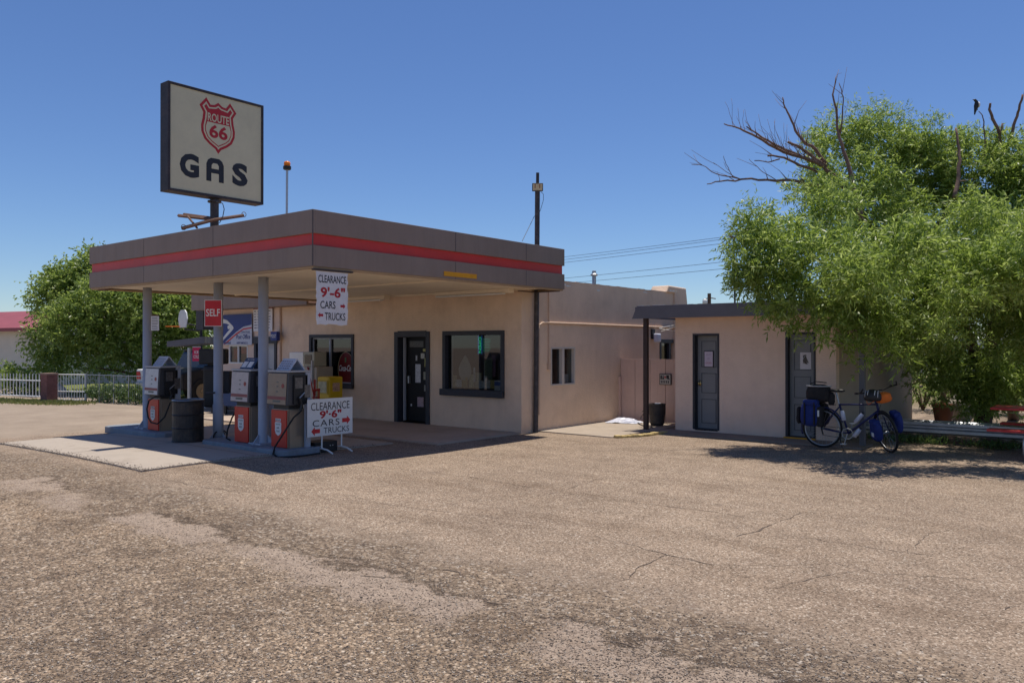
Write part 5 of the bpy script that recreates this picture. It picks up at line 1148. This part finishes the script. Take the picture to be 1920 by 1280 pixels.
dead([(1375, 332), (1368, 320), (1360, 302), (1357, 292)], 14.6, 14.5, .008, .004, 1)
dead([(1385, 334), (1362, 322), (1338, 305)], 14.6, 14.5, .008, .004, 1)
dead([(1535, 322), (1500, 310), (1470, 295), (1440, 292)], 15.0, 14.7, .032, .016, 4)
dead([(1462, 298), (1440, 304), (1415, 301)], 14.8, 14.7, .013, .008, 1)
dead([(1550, 312), (1520, 290), (1500, 275), (1478, 266)], 15.0, 14.8, .032, .024, 3)
dead([(1615, 412), (1605, 370), (1597, 330), (1585, 290), (1575, 260), (1570, 225), (1562, 177), (1566, 160), (1569, 142)], 14.6, 14.9, .055, .006, 5)
dead([(1576, 250), (1580, 225), (1582, 190), (1579, 170), (1574, 155)], 14.9, 15, .018, .006, 2)
dead([(1790, 370), (1797, 340), (1801, 300), (1797, 270), (1793, 240)], 14.6, 14.9, .045, .018, 2)
dead([(1875, 320), (1875, 275), (1875, 250), (1862, 222), (1856, 205), (1858, 193)], 15.4, 15.3, .04, .020, 1)
dead([(1876, 250), (1881, 231)], 15.3, 15.3, .022, .015)
dead([(1880, 300), (1897, 255), (1905, 225), (1912, 205), (1919, 177)], 15.4, 15.2, .035, .020, 1)
dead([(1848, 300), (1848, 262), (1846, 228), (1843, 216), (1836, 208)], 15.4, 15.3, .016, .007)
dead([(1600, 478), (1560, 462), (1500, 460), (1450, 455), (1400, 452), (1368, 443)], 14.4, 13.9, .05, .014, 3)
dead([(1395, 451), (1378, 435), (1366, 422)], 13.95, 13.9, .010, .005)
for k in range(26):
    x = random.uniform(1375, 1540); y = float(np.interp(x, [1358, 1402, 1430, 1470, 1520, 1545], [232, 248, 262, 285, 300, 312]))
    branch(db, [(x, y), (x-random.uniform(2, 10), y-14), (x-random.uniform(2, 24), y-random.uniform(25, 62))], 14.75, 14.85, .005, .0025, 0, 4)
db.build('twigs', M_deadw, tr, smooth=True)
cl = []
def C(px, py, t, r, k=(1, 1, 1)):
    if px > 1380 and t < 15: t -= 1.0 if px > 1500 else .6; r *= .95
    cl.append((tuple(P(px, py, t)), (r*k[0], r*k[1], r*k[2])))
for a in ((1430, 500, 14.3, .55), (1405, 430, 14.6, .32), (1470, 440, 14.6, .75), (1455, 535, 14.0, .50), (1400, 480, 14.2, .35), (1540, 500, 14.0, .85), (1550, 400, 14.9, .75), (1600, 330, 15.6, .75), (1540, 345, 15.2, .45), (1550, 265, 15.9, .34), (1600, 240, 15.8, .34), (1530, 330, 15.4, .28),
          (1660, 300, 16.2, .75), (1645, 232, 16.2, .28), (1710, 265, 16.2, .42), (1640, 420, 15.6, .85), (1740, 320, 16.2, .8), (1800, 300, 16.0, .55), (1840, 330, 15.6, .8), (1900, 320, 15.4, .7), (1930, 330, 15, .6), (1960, 400, 15, 1.1),
          (1760, 420, 16.2, 1.0), (1850, 450, 14.8, 1.1), (1920, 520, 14.4, 1.1), (1780, 540, 14.4, .8), (1700, 560, 14.6, .7), (1630, 560, 14.2, .7), (1590, 575, 14.1, .42), (1460, 590, 14.3, .22), (1500, 585, 14.2, .35), (1560, 610, 14.0, .28), (1500, 622, 13.9, .12), (1545, 640, 13.9, .12),
          (1585, 645, 14.0, .20), (1640, 635, 13.9, .34), (1690, 670, 13.9, .22), (1620, 675, 14.0, .14), (1720, 640, 14.6, .5), (1800, 600, 15.2, .6), (1880, 600, 15.4, .6), (1950, 600, 15.2, .6), (1740, 660, 16.8, .35), (1770, 690, 16.8, .4), (1830, 680, 16.8, .55), (1880, 700, 16.6, .5), (1935, 690, 16.6, .6), (1800, 735, 17.0, .4), (1860, 740, 17.0, .45), (1915, 735, 17.0, .45), (1720, 720, 17.4, .2),
          (2050, 460, 14.5, 1.4), (2060, 600, 14.5, 1.3), (2160, 500, 15, 1.5), (1700, 400, 17.5, .9), (1800, 480, 17.8, 1.2), (1900, 560, 18, 1.2), (1650, 520, 17.2, .8),
          (1600, 520, 12.9, .45), (1720, 480, 12.9, .5), (1850, 520, 12.7, .6), (1950, 470, 12.6, .7), (1780, 600, 12.9, .35)): C(*a)
sub = []
for c, r in cl:
    if r[0] < .34: sub.append((c, r)); continue
    for k in range(int(9.5*(r[0]/.7)**1.6)+2):
        u = np.array([random.gauss(0, 1) for _ in range(3)]); u /= np.linalg.norm(u)
        q = random.uniform(.45, 1.0); rr = random.uniform(.17, .33)
        sub.append((tuple(np.array(c)+u*r[0]*q*np.array([1, 1, .92])), (rr*1.1, rr*1.1, rr*.8)))
crown('crown', sub, 640, M_leaf, tr, .115, .027, lpt=13, droop=.6, twl=.30)
# whips sticking out of the top
cl = []
for x, y in ((1535, 240), (1560, 222), (1602, 208), (1640, 215), (1655, 205), (1700, 230), (1745, 240), (1770, 232), (1680, 225), (1830, 262), (1890, 268), (1815, 255), (1415, 395), (1390, 410), (1375, 440), (1372, 480), (1500, 362), (1530, 285)): C(x, y, 15.7 if y < 300 else 14.4, .13, (1, 1, 1.6))
crown('crown', cl, 900, M_leaf, tr, .09, .018, lpt=12, droop=.1, twl=.28, up=.9)
# bird
bp_ = P(1832, 198, 15.25); bd = thing('magpie', 'black and white bird perched on a bare branch tip at the upper right', 'bird', P(1836, 208, 15.25))
Mb = Matrix.Translation(bp_) @ Matrix.Rotation(R(39+180), 4, 'Z')
b = MB(); b.tube([Vector(q) for q in ((.075, 0, .115), (.05, 0, .115), (.03, 0, .11), (.005, 0, .085), (-.005, 0, .04), (-.0, 0, 0), (.015, 0, -.06), (.03, 0, -.13), (.035, 0, -.17))], [.003, .012, .024, .026, .042, .045, .03, .016, .010], 12, Mb)
b.build('body', M_black, bd, smooth=True)
b = MB(); b.ell((-.035, 0, .02), (.032, .045, .055), Mb, n=12, m=8); b.build('white_breast', M_white, bd, smooth=True)
b = MB(); b.tube([(.0, .02, -.03), (-.01, .02, -.09)], .005, 5, Mb); b.tube([(.0, -.02, -.03), (-.01, -.02, -.09)], .005, 5, Mb); b.build('legs', M_black, bd)
# background shrubs beyond the tree
def shrub(label, px, py, t, r, m=M_leaf2, nm='shrub', grp=None, tw=260, LL=.11, LW_=.05):
    q = P(px, py, t); s = thing(nm, label, 'shrub', (q.x, q.y, 0), 0, grp)
    c0 = Vector((0, 0, max(r[2]*.95, .1)))
    bb_ = MB()
    for k in range(6):
        a = k*1.05; bb_.tube([(0, 0, 0), (math.cos(a)*r[0]*.3, math.sin(a)*r[1]*.3, c0.z*.6), (math.cos(a)*r[0]*.6, math.sin(a)*r[1]*.6, c0.z*1.3)], [.03, .02, .008], 5)
    bb_.build('stems', M_bark, s, local=True)
    o, _ = crown('foliage', [((c0.x, c0.y, c0.z), r)], tw, m, s, LL, LW_, lpt=8, droop=.3, twl=.35, world=False)
    return s
for a in (('dark shrub just right of the toilet block side wall', 1730, 740, 22, (.8, .8, .95)), ('dense shrub beyond the guardrail, left of the tree trunk', 1790, 740, 21, (.8, .8, .8)), ('dark bush behind the tree trunk', 1860, 730, 21, (1.3, 1.0, 1.1)), ('dark bush behind the picnic table', 1935, 730, 20, (1.2, 1.0, 1.1))):
    shrub(*a, grp='bushes beyond the guardrail')
wt = thing('white_trailer', 'white trailer glimpsed through the leaves right of the toilet block', 'trailer', P(1760, 700, 34))
q = P(1765, 700, 34); q.z = 0
MB().box(q.x-1.6, q.x+3.0, q.y-1, q.y+1, .5, 2.1).build('body', M_white, wt, bevel=.1)
MB().box(q.x-.2, q.x+.6, q.y-1.01, q.y-1.001, 1.3, 1.8).build('window', M_glassd, wt); MB().box(q.x-1.2, q.x-.6, q.y-1.05, q.y-1.002, .3, .9).build('wheel_arch', M_black, wt)
tc_ = thing('terracotta_planter', 'orange clay pot beyond the guardrail', 'planter', onG(1768, 795)); MB().lathe([(0, 0), (.16, 0), (.22, .4), (.24, .4), (.24, .46), (.2, .46), (.19, .36), (0, .36)], (0, 0, 0), 20).build('pot', mat('clay', (.45, .17, .09), .8), tc_, local=True)
bl_ = thing('pale_boulder', 'pale rounded boulder beyond the guardrail', 'boulder', onG(1803, 790)); MB().ell((0, 0, .3), (.3, .25, .36), n=14, m=10, fn=lambda p: p*random.uniform(.9, 1.05)).build('stone', mat('boulder', (.5, .45, .38), .9, .15, 4), bl_, smooth=True, local=True)
# left tree
q = onG(286, 734); lt = thing('yard_tree', 'broad green tree behind the picket fence at left', 'tree', (q.x, q.y, 0)); T0 = 30.0
b = MB()
branch(b, [(286, 742), (287, 715), (285, 690), (280, 660), (262, 600)], T0, T0, .22, .10, 2, 10)
branch(b, [(287, 712), (262, 690), (230, 670), (190, 640), (150, 620)], T0, T0-.5, .12, .04, 4)
branch(b, [(287, 700), (250, 668), (210, 630), (180, 590)], T0, T0+1, .11, .04, 4)
branch(b, [(287, 715), (250, 702), (215, 694), (180, 690)], T0, T0-1, .08, .02, 4)
branch(b, [(286, 700), (310, 650), (335, 600), (350, 560)], T0, T0, .12, .05, 3)
b.build('trunk', M_bark, lt, smooth=True)
cl = []
for a in ((110, 535, 30.5, .5), (168, 480, 30.5, .25), (95, 560, 30, .75), (130, 540, 30.5, .9), (165, 520, 30.5, .75), (168, 495, 30.5, .38), (90, 640, 29.7, .7), (140, 610, 29, 1.0), (200, 580, 29, 1.2), (260, 570, 29, 1.2), (320, 580, 29.5, 1.1), (370, 590, 30, 1.0), (220, 640, 29, .9), (170, 660, 29.5, .6), (120, 670, 29.8, .5), (280, 640, 29.2, .8), (340, 640, 30, .8), (240, 520, 31, 1.0), (310, 520, 31, 1.0), (380, 540, 31.5, .9), (105, 690, 30.5, .4), (200, 690, 30.5, .35), (255, 690, 29, .35)): C(*a)
crown('crown', cl, 520, M_leaf2, lt, .155, .065, lpt=10, droop=.3, twl=.6)
# left yard: fence, pillar, gate, hedge, houses, grass
def fpt(px, py=None): return onG(px, py)
F0 = onG(-60, 742.5); F1 = onG(80, 749); G0 = onG(104, 752); G1 = onG(160, 753); H1 = onG(300, 761)
fc_ = thing('picket_fence', 'white metal picket fence at the far left', 'fence', F0)
b = MB(); n = 24
for i in range(n+1):
    q = F0.lerp(F1, i/n); b.tube([(q.x, q.y, .08), (q.x, q.y, .84)], .014, 5)
b.build('pickets', M_white, fc_)
b = MB(); b.tube([F0+Vector((0, 0, .62)), F1+Vector((0, 0, .62))], .022, 6); b.tube([F0+Vector((0, 0, .10)), F1+Vector((0, 0, .10))], .022, 6); b.build('rail', M_white, fc_)
q = onG(92, 753); bp2 = thing('brick_pillar', 'reddish brick gate pillar at the left fence', 'pillar', (q.x, q.y, 0), R(10))
MB().box(-.17, .17, -.17, .17, 0, .86).build('shaft', M_brick, bp2, local=True); MB().box(-.19, .19, -.19, .19, .86, .91).build('cap', mat('cap_tan', (.3, .2, .16), .9), bp2, local=True)
gt = thing('white_gate', 'white metal garden gate right of the brick pillar', 'gate', G0)
b = MB()
for i in range(12): q = G0.lerp(G1, i/11); b.tube([(q.x, q.y, .06), (q.x, q.y, .86)], .010, 5)
b.build('bars', M_white, gt)
b = MB()
for z in (.06, .32, .86): b.tube([G0+Vector((0, 0, z)), G1+Vector((0, 0, z))], .018, 5)
b.tube([G0, G0+Vector((0, 0, .88))], .02, 6); b.tube([G1, G1+Vector((0, 0, .88))], .025, 6); b.build('frame', M_white, gt)
wf = thing('wire_fence', 'dark wire fence above the low hedge', 'fence', G1)
b = MB(); b.tube([G1+Vector((0, 0, .86)), H1+Vector((0, 0, .86))], .012, 5); b.tube([G1+Vector((.05, 0, 0)), G1+Vector((.05, 0, .88))], .03, 6)
for i in range(1, 5): q = G1.lerp(H1, i/5); b.tube([q, q+Vector((0, 0, .88))], .02, 6)
b.build('rail', M_steel, wf)
b = MB()
for i in range(40): q = G1.lerp(H1, i/40); b.tube([q, q+Vector((0, 0, .86))], .003, 4)
b.build('wires', M_steel, wf)
hg = thing('low_hedge', 'low dark green hedge along the wire fence', 'hedge', G1.lerp(H1, .5))
cl = []
for i in range(7):
    q = G1.lerp(H1, (i+.5)/7); cl.append(((q.x, q.y+.25, .25), (.42, .35, .26)))
crown('foliage', cl, 900, M_weed, hg, .09, .05, lpt=7, droop=.2, twl=.2)
for px, py, t, r, lb in ((30, 720, 29.5, (.7, .5, .55), 'green shrub behind the left picket fence'), (62, 715, 29, (.5, .4, .6), 'taller shrub beside the brick pillar'), (-5, 715, 29.5, (.5, .5, .55), 'green shrub at the left edge of the picture')): shrub(lb, px, py, t, r, grp='garden shrubs behind the picket fence', LL=.16, LW_=.07, tw=300)
n = 9000; a = rng.random(n); A0 = np.array([*onG(-60, 750)]); A1 = np.array([*onG(150, 757)]); pos = A0+(A1-A0)*a[:, None]; pos[:, 0] += rng.normal(0, .3, n); pos[:, 1] += rng.normal(-.1, .30, n); pos[:, 2] = 0
p2 = np.stack([rng.uniform(-34, -22, n), rng.uniform(12, 20, n), np.zeros(n)], 1); pos = np.concatenate([pos, p2]); n = len(pos)
tag(leaves_mesh('grass', pos, np.stack([rng.normal(0, .5, n), rng.normal(0, .5, n), np.ones(n)], 1), rng.uniform(.04, .12, n), .03, M_grass), 'patchy green grass along the left fence and yard', 'grass', kind='stuff')
b = MB(); b.box(-45, -22.5, 12.4, 30, -.05, .008); tag(b.build('lawn', mat('lawn_green', (.13, .15, .04), .95, .3, 1.5, .3, 20)), kind='structure')
hs2 = thing('red_roofed_house', 'cream house with faded red metal roof at the far left', 'house', P(0, 740, 38))
q = P(20, 640, 36); HM2 = Matrix.Translation((q.x, q.y, 0)) @ Matrix.Rotation(R(12), 4, 'Z')
MB().box(-7, 2.0, 0, 6, 0, 2.42, HM2).build('wall', M_wallw, hs2)
rf = MB(); rf.poly([(-.5, 2.40), (3.0, 3.35), (6.5, 2.40), (6.5, 2.55), (3.0, 3.50), (-.5, 2.55)], -7.5, 2.5, HM2 @ Matrix(((0,0,1,0),(1,0,0,0),(0,1,0,0),(0,0,0,1)))); r_ = rf.build('roof', M_roofr, hs2)
b = MB(); b.poly([(0, 2.42), (3, 3.3), (6, 2.42)], 1.95, 2.0, HM2 @ Matrix(((0,0,1,0),(1,0,0,0),(0,1,0,0),(0,0,0,1)))); b.build('gable', M_wallw, hs2)
MB().tube([HM2 @ Vector((-2.2, 2.6, 3.3)), HM2 @ Vector((-2.2, 2.6, 3.95))], .06, 8).build('chimney', M_polep, r_)
MB().box(-1.9, -1.85, -.02, 0, 0, 2.3, HM2).build('downpipe', M_ltgrey, hs2)
hs3 = thing('white_outbuilding', 'low pale lilac building behind the garden gate', 'outbuilding', P(180, 730, 38))
q = P(150, 700, 38); HM3 = Matrix.Translation((q.x, q.y, 0)) @ Matrix.Rotation(R(25), 4, 'Z')
MB().box(-2, 6.0, 0, 3, 0, 1.5, HM3).build('wall', M_wallv, hs3); MB().box(-2.2, 6.2, -.3, 3.2, 1.5, 1.6, HM3).build('roof', M_ltgrey, hs3)
b = MB()
for i in range(26): b.box(-2+i*.3, -1.985+i*.3, -.012, -.001, 0, 1.5, HM3)
b.build('siding_seams', M_ltgrey, hs3)
q = onG(110, 742); rk_ = thing('garden_boulder', 'pale boulder on the lawn behind the garden gate', 'boulder', (q.x, q.y, 0)); MB().ell((0, 0, .15), (.28, .25, .26), n=12, m=8, fn=lambda p: p*random.uniform(.9, 1.05)).build('stone', mat('boulder', (.5, .45, .38)), rk_, smooth=True, local=True)
# ------------------------------------------------------------------ antenna, poles and wires
an = thing('grid_antenna', 'thin mast with a wire grid antenna behind the toilet block', 'antenna', P(1380, 600, 23))
b = MB(); q0 = P(1381, 600, 23); q0.z = 0; q1 = P(1376, 444, 23); b.tube([q0, q1], .028, 8); b.build('mast', M_polep, an)
b = MB()
for i in range(14): y = 448+i*4.2; b.tube([P(1362, y, 22.9), P(1374, y+1, 23.1)], .004, 4)
for x in (1362, 1366, 1370, 1374): b.tube([P(x, 448, 23), P(x, 503, 23)], .004, 4)
b.build('grid', M_polep, an)
for i, y in enumerate((458, 470, 485, 500, 540)):
    pass
b = MB(); [b.cbox(P(1377, y, 22.95), (.06, .06, .05)) for y in (456, 468, 482, 498, 540)]; b.build('clamp', M_polep, an)
up_ = thing('distant_pole', 'short distant utility pole above the toilet block roof', 'utility pole', P(1330, 600, 60)); q0 = P(1330, 600, 60); q0.z = 0
MB().tube([q0, P(1330, 550, 60)], .14, 8).build('pole', M_bark, up_); b = MB(); b.tube([P(1318, 562, 60), P(1330, 558, 60), P(1342, 560, 60)], .04, 5); b.build('crossarm', M_bark, up_)
MB().ell(P(1322, 566, 60), (.2, .2, .25)).build('insulator', M_white, up_)
PR = P(1480, 430, 42); PLt = P(880, 500, 75)
for nm, q, lb in (('utility_pole', PR, 'wooden utility pole hidden behind the big tree'), ('utility_pole', PLt, 'wooden utility pole hidden behind the canopy')):
    o = thing(nm, lb, 'utility pole', (q.x, q.y, 0)); MB().tube([(q.x, q.y, 0), (q.x, q.y, q.z+.4)], [.14, .10], 8).build('pole', M_bark, o)
names = ('topmost', 'second from top', 'third from top', 'fourth from top', 'lowest')
for (ya, yb, lb) in zip((479, 484, 489.5, 519, 528.5), (441, 445, 453, 488, 501), names):
    s = (yb-ya)/(1372-1060); A_ = P(880, ya+s*(880-1060), 75); B_ = P(1480, yb+s*(1480-1372), 42)
    pts = []
    for i in range(17):
        f = i/16; q = A_.lerp(B_, f); q.z -= .25*4*f*(1-f)*.4; pts.append(q)
    tag(MB().tube(pts, .012, 4).build('power_line', M_black), '%s of the five thin power lines in the sky' % lb, 'power line', 'power lines between canopy and tree')
